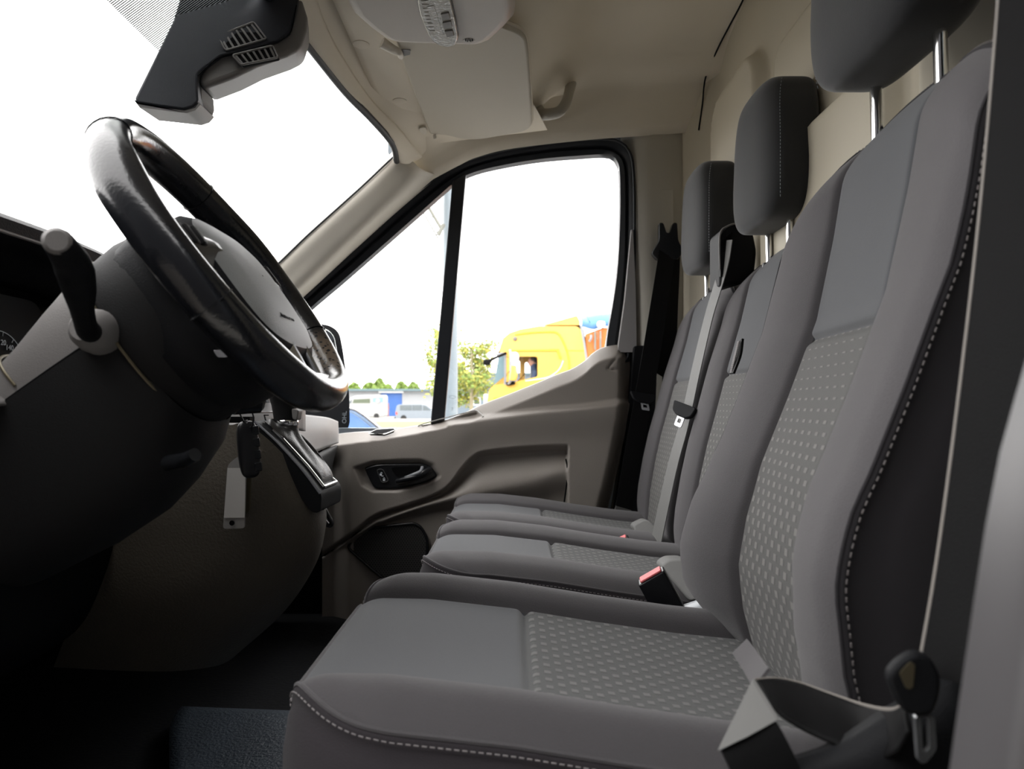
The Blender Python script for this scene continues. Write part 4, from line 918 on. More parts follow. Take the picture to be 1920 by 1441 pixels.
# side spokes with switch packs
for sg in (1, -1):
    sp_ = patch('spoke', [[WP(sg * .075, .030, -0.0040), WP(sg * .11, .034, -0.0060), WP(sg * .150, .036, -0.0060), WP(sg * .182, .036, -0.0080)],
                    [WP(sg * .075, .005, 0.0120), WP(sg * .11, .006, 0.0080), WP(sg * .150, .008, 0.0040), WP(sg * .182, .010, 0.0000)],
                    [WP(sg * .07, -.030, 0.0020), WP(sg * .11, -.028, 0.0000), WP(sg * .150, -.022, -0.0020), WP(sg * .180, -.020, -0.0060)]], 12, 14, 'gloss', wh, thick=0.014)
    tube('spoke_trim', [WP(sg * .080, .028, 0.0060), WP(sg * .112, .036, 0.0020), WP(sg * .150, .034, 0.0020), WP(sg * .160, .006, 0.0060), WP(sg * .148, -.022, 0.0040), WP(sg * .1, -.030, 0.0060)], 0.0028, 'silver', sp_, n=30, seg=8)
    for j in range(3):
        bt = box('spoke_button', WP(sg * (.112 + .014 * j), .010, .012 - .002 * j), (0.010, 0.010, 0.022), 'shroudlow', sp_, 0.002, rot=Matrix((e3, e1, e2)).transposed().to_euler())
# lower double spoke
lo = patch('lower_spoke', [[WP(-.062, -.070, .0), WP(-.050, -.11, .0), WP(-.046, -.15, -.002), WP(-.050, -.178, -.004)], [WP(-.034, -.078, .012), WP(-.026, -.115, .010), WP(-.024, -.15, .006), WP(-.026, -.176, .002)]], 8, 12, 'silver', wh, thick=0.008)
lo = patch('lower_spoke', [[WP(.062, -.070, .0), WP(.050, -.11, .0), WP(.046, -.15, -.002), WP(.050, -.178, -.004)], [WP(.034, -.078, .012), WP(.026, -.115, .010), WP(.024, -.15, .006), WP(.026, -.176, .002)]], 8, 12, 'silver', wh, thick=0.008)
patch('lower_bridge', [[WP(-.06, -.158, .006), WP(0, -.162, .010), WP(.06, -.158, .006)], [WP(-.064, -.176, .004), WP(0, -.178, .008), WP(.064, -.176, .004)]], 8, 14, 'silver', wh, thick=0.006)

# ================================================================== STEERING COLUMN
WC = Vector((-0.2754, 0.737, 1.7251)); WT = 0.5875; WS = 1.0
e2 = Vector((-math.sin(WT), 0, math.cos(WT))); e3 = Vector((math.cos(WT), 0, math.sin(WT)))
cl = empty('steering_shroud', tuple(WP(0, 0, -0.1)), 'dark grey steering column housing with split shrouds behind the wheel', 'steering shroud')
def section(h, w, t, b, n=56, ex=0.72, a0=0, a1=2 * math.pi, off=0.0, sl=0.0):
    o = []
    for q in np.linspace(a0, a1, n):
        c, s = math.cos(q), math.sin(q); y = math.copysign(abs(c)**ex, c) * w; z = math.copysign(abs(s)**ex, s) * (t if s > 0 else b)
        o.append(WP(y, z + off, -h + sl * (z / (t if s > 0 else b)) * 0.02))
    return o
# round module behind the wheel
G = [section(h, w, t, b, ex=0.9) for h, w, t, b in ((0.032, .080, .078, .085), (0.045, .092, .090, .098), (0.075, .096, .093, .104), (0.100, .094, .090, .104), (0.108, .090, .086, .10))]
gridmesh('column_module', [g[:-1] for g in G], 'shroudlow', cl, cv=True, sharp=0, caps=True)
tube('module_seam', section(0.1045, .0935, .090, .1045, ex=0.9)[:-1], 0.0015, 'brass', cl, closed=True, seg=6)
up_ = [section(h, w, t, t, n=40, a0=0, a1=math.pi) for h, w, t in ((0.106, .086, .084), (0.12, .088, .083), (0.16, .087, .070), (0.20, .084, .056), (0.25, .080, .044), (0.33, .078, .034))]
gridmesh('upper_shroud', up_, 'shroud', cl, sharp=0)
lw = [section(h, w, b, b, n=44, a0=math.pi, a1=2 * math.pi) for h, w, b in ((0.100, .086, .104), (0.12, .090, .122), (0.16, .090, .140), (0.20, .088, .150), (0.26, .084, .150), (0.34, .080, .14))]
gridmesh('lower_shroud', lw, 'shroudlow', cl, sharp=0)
for sg in (-1, 1):
    tube('shroud_gap', [WP(sg * w * 1.003, 0.001, -h) for h, w in ((0.108, .086), (0.13, .088), (0.16, .0875), (0.20, .0845), (0.25, .0805), (0.33, .0785))], 0.0016, 'black', cl, n=20, seg=6)
tube('shroud_rear_seam', [WP(-.0845 * abs(math.cos(q))**.72, .0555 * abs(math.sin(q))**.72, -.205) + e3 * (-0.012 * q) for q in np.linspace(0.06, 1.3, 18)], 0.0014, 'brass', cl, seg=6)
# stalk: sticks out towards the camera
sk = empty('tmp', (0, 0, 0)); bpy.data.objects.remove(sk)
lathe('stalk_boss', [(0.001, 0.018), (0.012, 0.018), (0.017, 0.012), (0.020, 0.0), (0.021, -0.02)], P(178, 620, 0.640), (0, -1, 0.1), 'shroud', cl, seg=24)
st = tube('indicator_stalk', [P(178, 622, 0.640), P(165, 618, 0.615), P(155, 585, 0.585), P(148, 540, 0.560), P(138, 500, 0.54), P(124, 474, 0.52), P(108, 452, 0.505)], [0.010, 0.0095, 0.0085, 0.009, 0.012, 0.0135, 0.0120, 0.010], 'dash', cl, seg=18, n=40)
lathe('stalk_tip', [(0.001, 0.004), (0.007, 0.004), (0.0095, 0.001), (0.0098, -0.006)], P(107, 452, 0.503), tuple((P(108, 452, 0.500) - P(124, 474, 0.56)).normalized()), 'shroud', st, seg=20)
lathe('ignition_lock', [(0.019, 0.0), (0.020, 0.03), (0.016, 0.034), (0.001, 0.034)], P(436, 748, 0.865), (0.80, 0.55, 0.1), 'gloss', cl, seg=24)
prism('column_badge', rnd([P(399, 656, 0.640), P(417, 656, 0.640), P(428, 669, 0.640), P(408, 670, 0.640)], 0.002), (0, 0.003, 0), 'silver', cl, bev=0.0006)
tube('adjust_lever', [P(318, 868, 0.66), P(345, 862, 0.64), P(366, 852, 0.63)], [0.008, 0.007, 0.006], 'gloss', cl, seg=10, n=12)

# ---- key, fob and paper tag hanging from the ignition
ky = empty('car_key', tuple(P(468, 800, 0.95)), 'black remote car key hanging from the ignition ring under the column', 'key')
c0 = P(466, 842, 0.95); rot = Matrix.Rotation(-0.10, 3, 'Y') @ Matrix.Rotation(0.5, 3, 'Z')
fb = blob('fob_body', c0, (0.0135, 0.009, 0.0375), 'fob', ky, e=0.55, nu=24, nv=32, rot=rot.to_euler())
for j in range(4):
    box('fob_button', c0 + rot @ Vector((0.0090, -0.0070, 0.024 - 0.016 * j)), (0.010, 0.004, 0.012), 'gloss', fb, 0.0015, rot=rot.to_euler())
prism('key_blade', rnd([P(463, 890, 0.955), P(470, 890, 0.955), P(468, 955, 0.955), P(461, 965, 0.955), P(460, 940, 0.955)], 0.001), (0.0005, 0.0022, 0), 'brass', ky)
tube('key_ring', [P(452, 757, 0.935), P(466, 763, 0.935), P(475, 780, 0.938), P(472, 800, 0.943), P(462, 797, 0.946), P(452, 780, 0.94), P(446, 763, 0.937)], 0.0011, 'fob', ky, n=40, closed=True, seg=8)
prism('fob_loop', rnd([P(455, 788, 0.943), P(462, 787, 0.943), P(464, 806, 0.946), P(455, 806, 0.946)], 0.001), (0.001, 0.0025, 0), 'silver', ky)
tg = empty('key_tag', tuple(P(437, 985, 0.94)), 'grey plastic key tag with blank paper label and a punched hole', 'key tag')
tgp = rnd([P(446, 855, 0.945), P(462, 862, 0.945), P(458, 990, 0.94), P(418, 991, 0.94), P(426, 876, 0.943), P(430, 868, 0.944)], [0.004, 0.003, 0.004, 0.004, 0.004, 0.006])
prism('tag_sleeve', tgp, (0.0004, 0.0018, 0), 'tag', tg)
prism('tag_label', [P(427, 877, 0.9422), P(461, 877, 0.9442), P(459, 970, 0.9402), P(420, 970, 0.9392)], (0, -0.0006, 0), 'paper', tg)
lathe('tag_hole', [(0.0034, 0), (0.0034, 0.0006), (0.0005, 0.0006)], P(435, 980, 0.9388), (0, -1, 0), 'black', tg, seg=16)

# ================================================================== DASHBOARD
da = empty('dashboard', (-0.75, 1.1, 1.5), 'dark moulded dashboard with instrument hood, console and passenger shelf', 'dashboard')
# instrument hood: lip and cowl, swept along Y
hood = [(0.40, -0.555, 1.770), (0.50, -0.552, 1.790), (0.62, -0.549, 1.800), (0.77, -0.548, 1.804), (0.90, -0.548, 1.804), (1.00, -0.550, 1.798), (1.06, -0.556, 1.778), (1.09, -0.565, 1.745)]
prof = [(-0.50, -0.03), (-0.25, -0.012), (-0.08, 0.000), (-0.02, 0.003), (0.0, -0.001), (0.006, -0.008), (0.003, -0.018), (-0.006, -0.020), (-0.02, -0.018), (-0.06, -0.020), (-0.11, -0.05)]
patch('instrument_hood', [[(x + a, y, z + b) for y, x, z in hood] for a, b in prof], 44, 40, 'dash', da, thick=0.004)
tube('hood_lip_highlight', [(x + 0.0035, y, z - 0.0185) for y, x, z in hood], 0.0018, 'shroud', da, n=40, seg=6)  # pale tube paints the highlight along the lower lip
# cluster well
prism('cluster_back', [(-0.665, 0.45, 1.46), (-0.665, 1.06, 1.46), (-0.655, 1.06, 1.78), (-0.655, 0.45, 1.78)], (-0.02, 0, 0), 'black', da)
ck = prism('instrument_cluster', rnd([(-0.625, 0.60, 1.575), (-0.625, 0.955, 1.575), (-0.625, 0.955, 1.735), (-0.625, 0.60, 1.735)], 0.03), (-0.03, 0, 0), 'black', da)
def dial(cy, cz, r, numbers, unit):
    nx = -0.6245
    tube('dial_ring', [(nx, cy + r * math.sin(a), cz + r * math.cos(a)) for a in np.radians(np.linspace(-128, 128, 60))], 0.0006, 'white', ck, seg=5)
    tk = []
    n = len(numbers)
    for i, s in enumerate(numbers):
        a = math.radians(-120 + 240 * i / (n - 1)); d = (math.sin(a), math.cos(a))
        tube('dial_tick', [(nx, cy + d[0] * r, cz + d[1] * r), (nx, cy + d[0] * r * 0.90, cz + d[1] * r * 0.90)], 0.0006, 'white', ck, seg=5)
        text('dial_number', s, 0.0095, (nx + 0.0005, cy + d[0] * r * 0.74, cz + d[1] * r * 0.74), (0, 1, 0), (0, 0, 1), 'white', ck)
    if unit: text('dial_unit', unit, 0.008, (nx + 0.0005, cy, cz - r * 0.45), (0, 1, 0), (0, 0, 1), 'white', ck)
    tube('dial_needle', [(nx + 0.003, cy, cz), (nx + 0.003, cy - r * 0.55, cz - r * 0.55)], 0.001, 'red', ck, seg=6)
dial(0.872, 1.638, 0.052, [str(v) for v in range(0, 240, 20)], 'km/h')
dial(0.69, 1.638, 0.052, ['0', '1', '2', '3', '4', '5', '6'], '')
# small grey ledge at the left margin (end of the light-switch panel)
prism('switch_panel_end', rnd([P(-60, 725, 0.66), P(-5, 735, 0.66), P(24, 752, 0.66), P(26, 760, 0.66), P(0, 762, 0.66), P(-60, 764, 0.66)], 0.004), (0, -0.03, 0), 'shroud', da, bev=0.003)
# knee panel and lower dash in front of the driver
rows = []
for y in (0.34, 0.6, 0.95, 1.05):
    rows.append([(-0.62, y, 1.60), (-0.575, y, 1.52), (-0.55, y, 1.44), (-0.57, y, 1.36), (-0.63, y, 1.28), (-0.74, y, 1.22), (-0.95, y, 1.2)])
patch('knee_panel', rows, 16, 30, 'dash', da, thick=0.01)
prism('upper_deck', [(-1.2, 0.35, 1.52), (-0.64, 0.35, 1.74), (-0.62, 0.35, 1.60), (-1.1, 0.35, 1.40)], (0, 0.75, 0), 'dash', da, bev=0.01)
# deck over the centre and passenger side, below the line of sight of the screen
rows = [[(-1.22, 1.02, 1.52), (-1.22, 1.5, 1.52), (-1.2, 2.03, 1.52)], [(-0.95, 1.02, 1.57), (-0.95, 1.5, 1.56), (-0.95, 2.03, 1.55)], [(-0.66, 1.02, 1.66), (-0.68, 1.45, 1.585), (-0.70, 2.03, 1.565)],
        [(-0.56, 1.02, 1.64), (-0.585, 1.45, 1.575), (-0.60, 2.03, 1.56)], [(-0.51, 1.03, 1.60), (-0.53, 1.45, 1.545), (-0.545, 2.02, 1.53)], [(-0.475, 1.03, 1.55), (-0.495, 1.45, 1.50), (-0.51, 2.01, 1.485)]]
patch('dash_deck', rows, 30, 24, 'dash', da, thick=0.008)
# passenger front: upper pale shelf front and lower glovebox
fr = [(440, 770), (480, 768), (540, 772), (590, 777), (628, 783)]
rows = [[P(430, 765, 1.40), P(500, 768, 1.42), P(570, 778, 1.62), P(612, 783, 1.80), P(632, 790, 1.98)],
        [P(430, 790, 1.36), P(500, 795, 1.38), P(570, 805, 1.57), P(614, 807, 1.76), P(633, 812, 1.96)],
        [P(430, 830, 1.35), P(500, 838, 1.36), P(575, 850, 1.55), P(612, 838, 1.74), P(633, 830, 1.95)]]
patch('passenger_shelf', rows, 14, 20, 'dashlight', da, thick=0.006)
rows = [[P(430, 838, 1.37), P(500, 842, 1.38), P(577, 855, 1.555), P(612, 843, 1.745), P(632, 834, 1.96)],
        [P(430, 890, 1.37), P(520, 900, 1.38), P(585, 905, 1.555), P(606, 890, 1.73), P(622, 870, 1.95)],
        [P(430, 960, 1.40), P(520, 960, 1.40), P(590, 955, 1.58), P(606, 935, 1.75), P(622, 910, 1.97)],
        [P(430, 1040, 1.5), P(520, 1030, 1.5), P(570, 1020, 1.68), P(590, 1000, 1.82), P(610, 960, 2.0)]]
patch('glovebox', rows, 18, 20, 'shroudlow', da, thick=0.006)
prism('dash_end_cap', [(-1.2, 2.02, 1.52), (-0.7, 2.02, 1.565), (-0.545, 2.02, 1.53), (-0.51, 2.02, 1.44), (-0.62, 2.02, 1.2), (-1.1, 2.02, 1.2)], (0, 0.012, 0), 'dash', da)
# centre stack face with switch panels
stack = patch('centre_stack', [[P(405, 742, 1.02), P(460, 742, 1.10), P(520, 745, 1.20), P(570, 750, 1.34)], [P(405, 770, 1.00), P(460, 772, 1.08), P(520, 775, 1.18), P(570, 780, 1.33)],
                       [P(405, 792, 0.99), P(460, 792, 1.07), P(520, 800, 1.17), P(570, 808, 1.33)]], 12, 16, 'dashlight', da, thick=0.006)
for i in range(5):
    a = P(462 + 13 * i, 748, 1.085 + 0.018 * i)
    box('stack_button', a, (0.008, 0.012, 0.012), 'carsilver', stack, 0.002)
tube('button_frame', [P(455, 755, 1.06), P(490, 757, 1.11), P(497, 754, 1.13), P(500, 745, 1.14)], 0.0016, 'gloss', stack, n=16, seg=6)
tube('stack_trim', [P(470, 773, 1.06), P(520, 772, 1.15)], 0.0016, 'silver', stack, seg=6)
prism('stack_slot', [P(494, 777, 1.07), P(503, 777, 1.07), P(503, 779, 1.07), P(496, 779, 1.07), P(499, 789, 1.07), P(497, 789, 1.07)], (0, 0.003, 0), 'black', stack)
boxes('stack_shadow_gap', [(tuple(P(440, 786, 1.03)), (0.05, 0.02, 0.008))], 'black', stack)
# touch screen standing on the deck
scn = prism('touch_screen', rnd([(-0.497, 1.140, 1.700), (-0.497, 1.345, 1.700), (-0.512, 1.345, 1.868), (-0.512, 1.140, 1.868)], 0.018), (-0.018, 0, -0.001), 'gloss', da, bev=0.002)
prism('screen_glass', rnd([(-0.4962, 1.152, 1.712), (-0.4962, 1.335, 1.712), (-0.5102, 1.335, 1.861), (-0.5102, 1.152, 1.861)], 0.012), (-0.002, 0, 0), 'screen', scn)
box('screen_stand', (-0.535, 1.24, 1.665), (0.06, 0.12, 0.10), 'dash', da, 0.01)
# console flank between footwells: bulging side
rows = [[P(250, 805, 1.00), P(330, 802, 0.985), P(420, 797, 0.975), P(470, 800, 0.98), P(530, 850, 1.00), P(575, 915, 1.02), P(603, 955, 1.06), P(611, 945, 1.14), P(608, 930, 1.30)],
        [P(220, 900, 1.00), P(320, 900, 0.975), P(420, 900, 0.965), P(480, 915, 0.97), P(540, 950, 0.985), P(585, 975, 1.01), P(606, 990, 1.06), P(611, 985, 1.15), P(606, 970, 1.30)],
        [P(190, 1000, 1.00), P(290, 1010, 0.98), P(390, 1015, 0.97), P(450, 1025, 0.975), P(510, 1040, 0.99), P(560, 1055, 1.02), P(588, 1060, 1.08), P(592, 1052, 1.17), P(590, 1035, 1.32)],
        [P(150, 1120, 1.02), P(250, 1130, 1.0), P(340, 1135, 0.99), P(400, 1140, 1.0), P(450, 1148, 1.02), P(495, 1152, 1.05), P(526, 1150, 1.12), P(536, 1140, 1.20), P(540, 1120, 1.34)],
        [P(100, 1250, 1.10), P(190, 1255, 1.08), P(270, 1258, 1.07), P(320, 1258, 1.08), P(360, 1255, 1.10), P(395, 1250, 1.13), P(420, 1243, 1.18), P(440, 1230, 1.25), P(470, 1200, 1.4)]]
patch('console_flank', rows, 40, 50, 'brown', da)
tube('console_loop', [P(606, 950, 1.28), P(616, 968, 1.28), P(622, 980, 1.28), P(616, 985, 1.28), P(608, 975, 1.28)], 0.004, 'gloss', da, n=20, seg=8)
# gear housing: black wedge with bright trim
hs = prism('gear_housing', rnd([P(422, 803, 1.00), P(440, 794, 1.00), P(474, 788, 1.00), P(520, 828, 1.00), P(568, 880, 1.00), P(603, 925, 1.00), P(601, 960, 1.00), P(585, 961, 1.00), P(562, 932, 1.00), P(500, 862, 1.00)], [0.003, 0.01, 0.01, 0, 0, 0.008, 0.006, 0.006, 0.01, 0]), (0.004, 0.10, 0.0), 'dash', da, bev=0.006, seg=3)
GL_ = [P(484, 797, 1.0), P(520, 828.5, 1.0), P(568, 880.5, 1.0), P(598, 919, 1.0)]
gop = [p + Vector((0.004 * .2, 0.020, 0.0005)) for p in GL_] + [p + Vector((0.003, 0.084, 0.0005)) for p in GL_[::-1]]
prism('gaiter_opening', gop, (0, 0, 0.001), 'black', hs)
gt = [p + Vector((0, 0, 0.002)) for p in gop]
tube('gear_trim', [gt[4], gt[5], gt[6], gt[7]][::-1] + [gt[0], gt[1], gt[2], gt[3]], 0.0030, 'chrome', hs, seg=8)
tube('gear_trim', [gt[3], gt[4]], 0.0030, 'chrome', hs, seg=8)
tube('housing_edge_light', [P(478, 790, 0.9985), P(520, 829, 0.9985), P(568, 882, 0.9985), P(600, 925, 0.9985)], 0.0016, 'steel', hs, n=30, seg=6)
# gear lever
gv = empty('gear_lever', tuple(P(540, 900, 1.06)), 'black gear lever with chrome collar and creased leather gaiter', 'gear lever')
kb = tube('gear_knob', [P(536, 800, 1.07), P(534, 775, 1.07), P(532, 752, 1.07), P(531, 735, 1.07)], [0.016, 0.0165, 0.018, 0.022], 'shroudlow', gv, seg=20, n=16)
prism('knob_button', rnd([P(546, 765, 1.056), P(560, 768, 1.056), P(557, 788, 1.056), P(548, 786, 1.056)], 0.004), (0, 0.02, 0), 'shroud', gv, bev=0.003)
lathe('chrome_collar', [(0.0165, -0.003), (0.0175, -0.001), (0.0175, 0.003), (0.016, 0.005)], P(537, 793, 1.07), (0.02, 0, 1), 'chrome', gv, seg=28)
G = []; nn_ = 48
base = lin(gop + [gop[0]], nn_ + 1)[:-1]; bc_ = base.mean(0); ang = np.arctan2(base[:, 1] - bc_[1], base[:, 0] - bc_[0]); tc_ = np.array(P(537, 797, 1.07))
base = bc_ + (base - bc_) * 0.94
for t in np.linspace(0, 1, 34):
    q = smooth01(t)**1.5
    ring = np.stack([tc_[0] + 0.0165 * np.cos(ang), tc_[1] + 0.0165 * np.sin(ang), np.full(nn_, tc_[2])], 1)
    R_ = ring * (1 - q) + base * q
    R_[:, 2] = tc_[2] * (1 - t) + (base[:, 2]) * t + 0.010 * math.sin(math.pi * t)
    fold = 0.10 * math.sin(math.pi * min(1, t * 1.1)) * np.sin(5 * ang + 4 * t)
    c2 = R_.mean(0); R_[:, :2] = c2[:2] + (R_[:, :2] - c2[:2]) * (1 + fold)[:, None]
    G.append(R_)
G2 = np.stack(G)
gridmesh('gaiter', G2, 'gaiter', gv, cv=True, sharp=0)

# ================================================================== ROOF FITTINGS
sh = empty('sensor_housing', tuple(P(430, 60, 1.15)), 'dark moulded camera housing with slotted vents at the top of the windscreen', 'housing')
o1 = [(350, -80), (336, 0), (324, 39), (285, 118), (252, 184), (256, 192), (300, 199), (345, 205), (362, 200), (372, 190), (370, 165), (371, 140), (386, 126), (414, 105), (470, 92), (520, 78), (543, 62), (549, 45), (556, 20), (560, 0), (556, -80)]
def SY(px, py): return 1.13 + 0.10 * (px - 330) / 240 - 0.0002 * (py - 60)
prism('upper_cover', [P(x, y, SY(x, y)) for x, y in o1], (-0.03, 0.13, 0.03), 'housing', sh, bev=0.012, seg=4)
o2 = [(377, 168), (437, 146), (482, 124), (538, 105), (564, 92), (575, 56), (576, 30), (560, -20), (540, 20), (500, 60), (420, 90), (380, 120), (372, 150)]
prism('lower_cover', [P(x, y, SY(x, y) + 0.012) for x, y in o2], (-0.03, 0.12, 0.03), 'shroud', sh, bev=0.010, seg=4)
o3 = [(251, 187), (256, 194), (300, 201), (346, 207), (366, 202), (373, 192), (376, 196), (366, 207), (350, 212), (266, 202), (262, 202)]
prism('bottom_trim', [P(x, y, SY(x, y) + 0.003) for x, y in o3], (-0.02, 0.10, 0.02), 'shroud', sh, bev=0.002)
prism('rear_tab', rnd([P(370, 158, 1.15), P(377, 162, 1.15), P(378, 186, 1.15), P(374, 194, 1.15), P(366, 184, 1.15)], 0.003), (0, 0.05, 0), 'shroud', sh, bev=0.002)
def vent(q, n):
    pts = [P(x, y, SY(x, y) - 0.001) for x, y in q]
    fr_ = prism('vent_frame', rnd(pts, 0.004), (0, 0.01, 0), 'black', sh)
    tube('vent_rim', rnd([p + Vector((0, -0.001, 0)) for p in pts], 0.004), 0.0018, 'shroud', fr_, closed=True, seg=6)
    a, b, c, d = [Vector(p) for p in pts]
    for i in range(n):
        t0 = (i + 0.25) / n; t1 = t0 + 0.40 / n
        t = [a.lerp(b, t0), a.lerp(b, t1), d.lerp(c, t1), d.lerp(c, t0)]
        prism('vent_fin', [p + Vector((0, -0.0015, 0)) for p in t], (-0.004, 0.012, 0), 'shroud', fr_, bev=0.0008)
vent([(408, 68), (476, 42), (500, 73), (423, 95)], 7)
vent([(436, 104), (512, 86), (522, 108), (452, 122)], 7)
tube('cover_seam', [P(x, y, SY(x, y) - 0.0006) for x, y in ((371, 142), (386, 127), (414, 106), (470, 93), (520, 79), (543, 63), (549, 45), (556, 10))], 0.0009, 'black', sh, n=40, seg=5)

oc = empty('roof_console', (-0.15, 1.2, 2.33), 'cream roof console with a clear map lamp at the top edge of the picture', 'roof console')
zc = 2.285
ol = [PZ(x, y, zc) for x, y in ((643, 0), (660, 32), (690, 58), (717, 77), (740, 87), (820, 90), (897, 92), (922, 82), (945, 62), (965, 40), (968, 0))]
ol = ol + [Vector((q.x + 0.0, 2 * 1.17 - q.y, zc)) for q in ol[::-1] if q.y > 1.24]
prism('console_body', ol, (0, 0, 0.075), 'console', oc, bev=0.022, seg=5)
ll = [PZ(x, y, zc - 0.002) for x, y in ((783, -24), (783, 0), (788, 24), (798, 50), (807, 68), (820, 79), (838, 84), (854, 80), (859, 66), (855, 40), (848, 10), (842, -20))]
lp = prism('map_lamp', rnd(ll, 0.006), (0, 0, -0.006), 'lens', oc, bev=0.003, seg=3)
tube('lamp_gap', [q + Vector((0, 0, 0.001)) for q in rnd(ll, 0.006)], 0.0018, 'rubber', lp, closed=True, seg=6)
for q in (((826, 24), (842, 21), (845, 33), (829, 37)), ((829, 40), (846, 37), (849, 49), (832, 53)), ((833, 56), (849, 54), (852, 65), (837, 68))):
    prism('lamp_button', rnd([PZ(x, y, zc - 0.0075) for x, y in q], 0.003), (0, 0, -0.003), 'button', lp, bev=0.0012)
boxes('lens_rib', [(tuple(PZ(796 + 2.0 * i, 2 + 7 * i, zc - 0.0085)), (0.012, 0.0012, 0.001)) for i in range(9)], 'lens', lp)['kind'] = 'stuff'
prism('lamp_reflector', rnd([PZ(x, y, zc - 0.0081) for x, y in ((800, 12), (814, 10), (832, 70), (822, 76))], 0.003), (0, 0, -0.0008), 'lens', lp)
mg = prism('microphone_grille', rnd([PZ(x, y, zc - 0.0002) for x, y in ((866, 75), (880, 71), (892, 76), (880, 82))], 0.004), (0, 0, -0.0006), 'console', oc)
boxes('grille_slot', [(tuple(PZ(873 + 3.2 * i, 75 + (i % 2), zc - 0.0012)), (0.002, 0.009, 0.0006)) for i in range(5)], 'black', mg)['kind'] = 'stuff'

sv = empty('sun_visor', tuple(PZ(880, 160, 2.34)), 'cream padded passenger sun visor folded up against the headliner', 'sun visor')
zv = 2.322
vo = rnd([PZ(x, y, zv) for x, y in ((742, 70), (752, 110), (806, 252), (838, 254), (866, 262), (900, 262), (985, 247), (998, 236), (996, 190), (990, 95), (984, 66), (940, 50))], [0.005, 0.004, 0.012, 0.02, 0.03, 0.03, 0.02, 0.02, 0.01, 0.03, 0.03, 0.01])
prism('visor_panel', vo, (0, 0, 0.020), 'visor', sv, bev=0.008, seg=4)
tube('visor_piping', [q + Vector((0, 0, 0.012)) for q in vo], 0.0035, 'cream', sv, closed=True, seg=8)
tube('visor_pivot', [PZ(716, 80, 2.325), PZ(736, 92, 2.318), PZ(748, 98, 2.312), PZ(752, 106, 2.318)], [0.011, 0.009, 0.006, 0.006], 'creamplastic', sv, n=14, seg=12)
prism('pivot_recess', rnd([PZ(752, 92, zv - 0.0005), PZ(770, 93, zv - 0.0005), PZ(769, 102, zv - 0.0005), PZ(756, 105, zv - 0.0005)], 0.003), (0, 0, -0.0006), 'button', sv)
lathe('visor_stop', [(0.004, 0), (0.005, 0.006), (0.004, 0.011), (0.001, 0.012)], PZ(815, 252, 2.322), (0.1, 0.3, -1), 'creamplastic', sv, seg=14)
prism('visor_clip', rnd([PZ(786, 238, 2.33), PZ(797, 236, 2.33), PZ(801, 248, 2.33), PZ(788, 250, 2.33)], 0.004), (0, 0, -0.004), 'creamplastic', sv, bev=0.001)

gh = empty('grab_handle', tuple(P(1040, 190, 1.9)), 'grey-cream grab handle on the roof rail behind the sun visor', 'grab handle')
tube('grip', [P(1004, 214, 1.93), P(1030, 214, 1.90), P(1050, 208, 1.89), P(1062, 190, 1.90), P(1068, 168, 1.93), P(1072, 150, 1.97)], [0.016, 0.015, 0.014, 0.013, 0.014, 0.016], 'bpillar', gh, n=36, seg=16)
blob('mount', P(1006, 214, 1.95), (0.022, 0.03, 0.020), 'bpillar', gh, e=0.6)
blob('mount', P(1072, 150, 1.99), (0.022, 0.03, 0.020), 'bpillar', gh, e=0.6)

# ================================================================== OUTSIDE
o = struct(box('ground', (0, 60, -0.02), (400, 320, 0.04), 'asphalt'))
# grass strip between yard and building
gs = box('grass_verge', (-25, 50, 0.02), (40, 34, 0.05), 'grass'); tag(gs, 'strip of bright dry grass in front of the white building', 'grass', kind='stuff')

# ---- lighting mast right behind the window divider
lm = empty('lattice_mast', (P(843, 700, 7.0).x, 7.0, 0), 'pale galvanised mast with a louvred bracket behind the window divider', 'mast')
mx = P(844, 700, 7.0).x
lathe('mast_pole', [(0.076, 0), (0.074, 2), (0.072, 5.5), (0.07, 5.6)], (mx, 7.0, 0), (0, 0, 1), 'mast', lm, seg=24)
for i, (px, yb, w_) in enumerate(((828, 417, 6), (818, 398, 4.5), (810, 384, 4), (803, 370, 3.5), (797, 358, 3))):
    a = P(px, yb, 6.9); bb = P(px, 250, 6.9); ww = w_ * 6.9 / F
    box('louvre', ((a.x + bb.x) / 2, 6.9, (a.z + bb.z) / 2), (ww, 0.05, (bb - a).length), 'vanwhite', lm, 0.003)
tube('bracket_rail', [P(801, 384, 6.86), P(826, 426, 6.86)], 0.016, 'lattice', lm, seg=10)
tube('bracket_rail', [P(786, 385, 6.86), P(822, 448, 6.86)], 0.008, 'lattice', lm, seg=10)
tube('bracket_end', [P(832, 420, 6.86), P(826, 432, 6.86), P(822, 441, 6.86)], 0.020, 'lattice', lm, seg=10)
for q in ((796, 392, 803, 388), (806, 409, 813, 405), (818, 436, 826, 430)):
    tube('bracket_strut', [P(q[0], q[1], 6.86), P(q[2], q[3], 6.86)], 0.007, 'lattice', lm, seg=8)

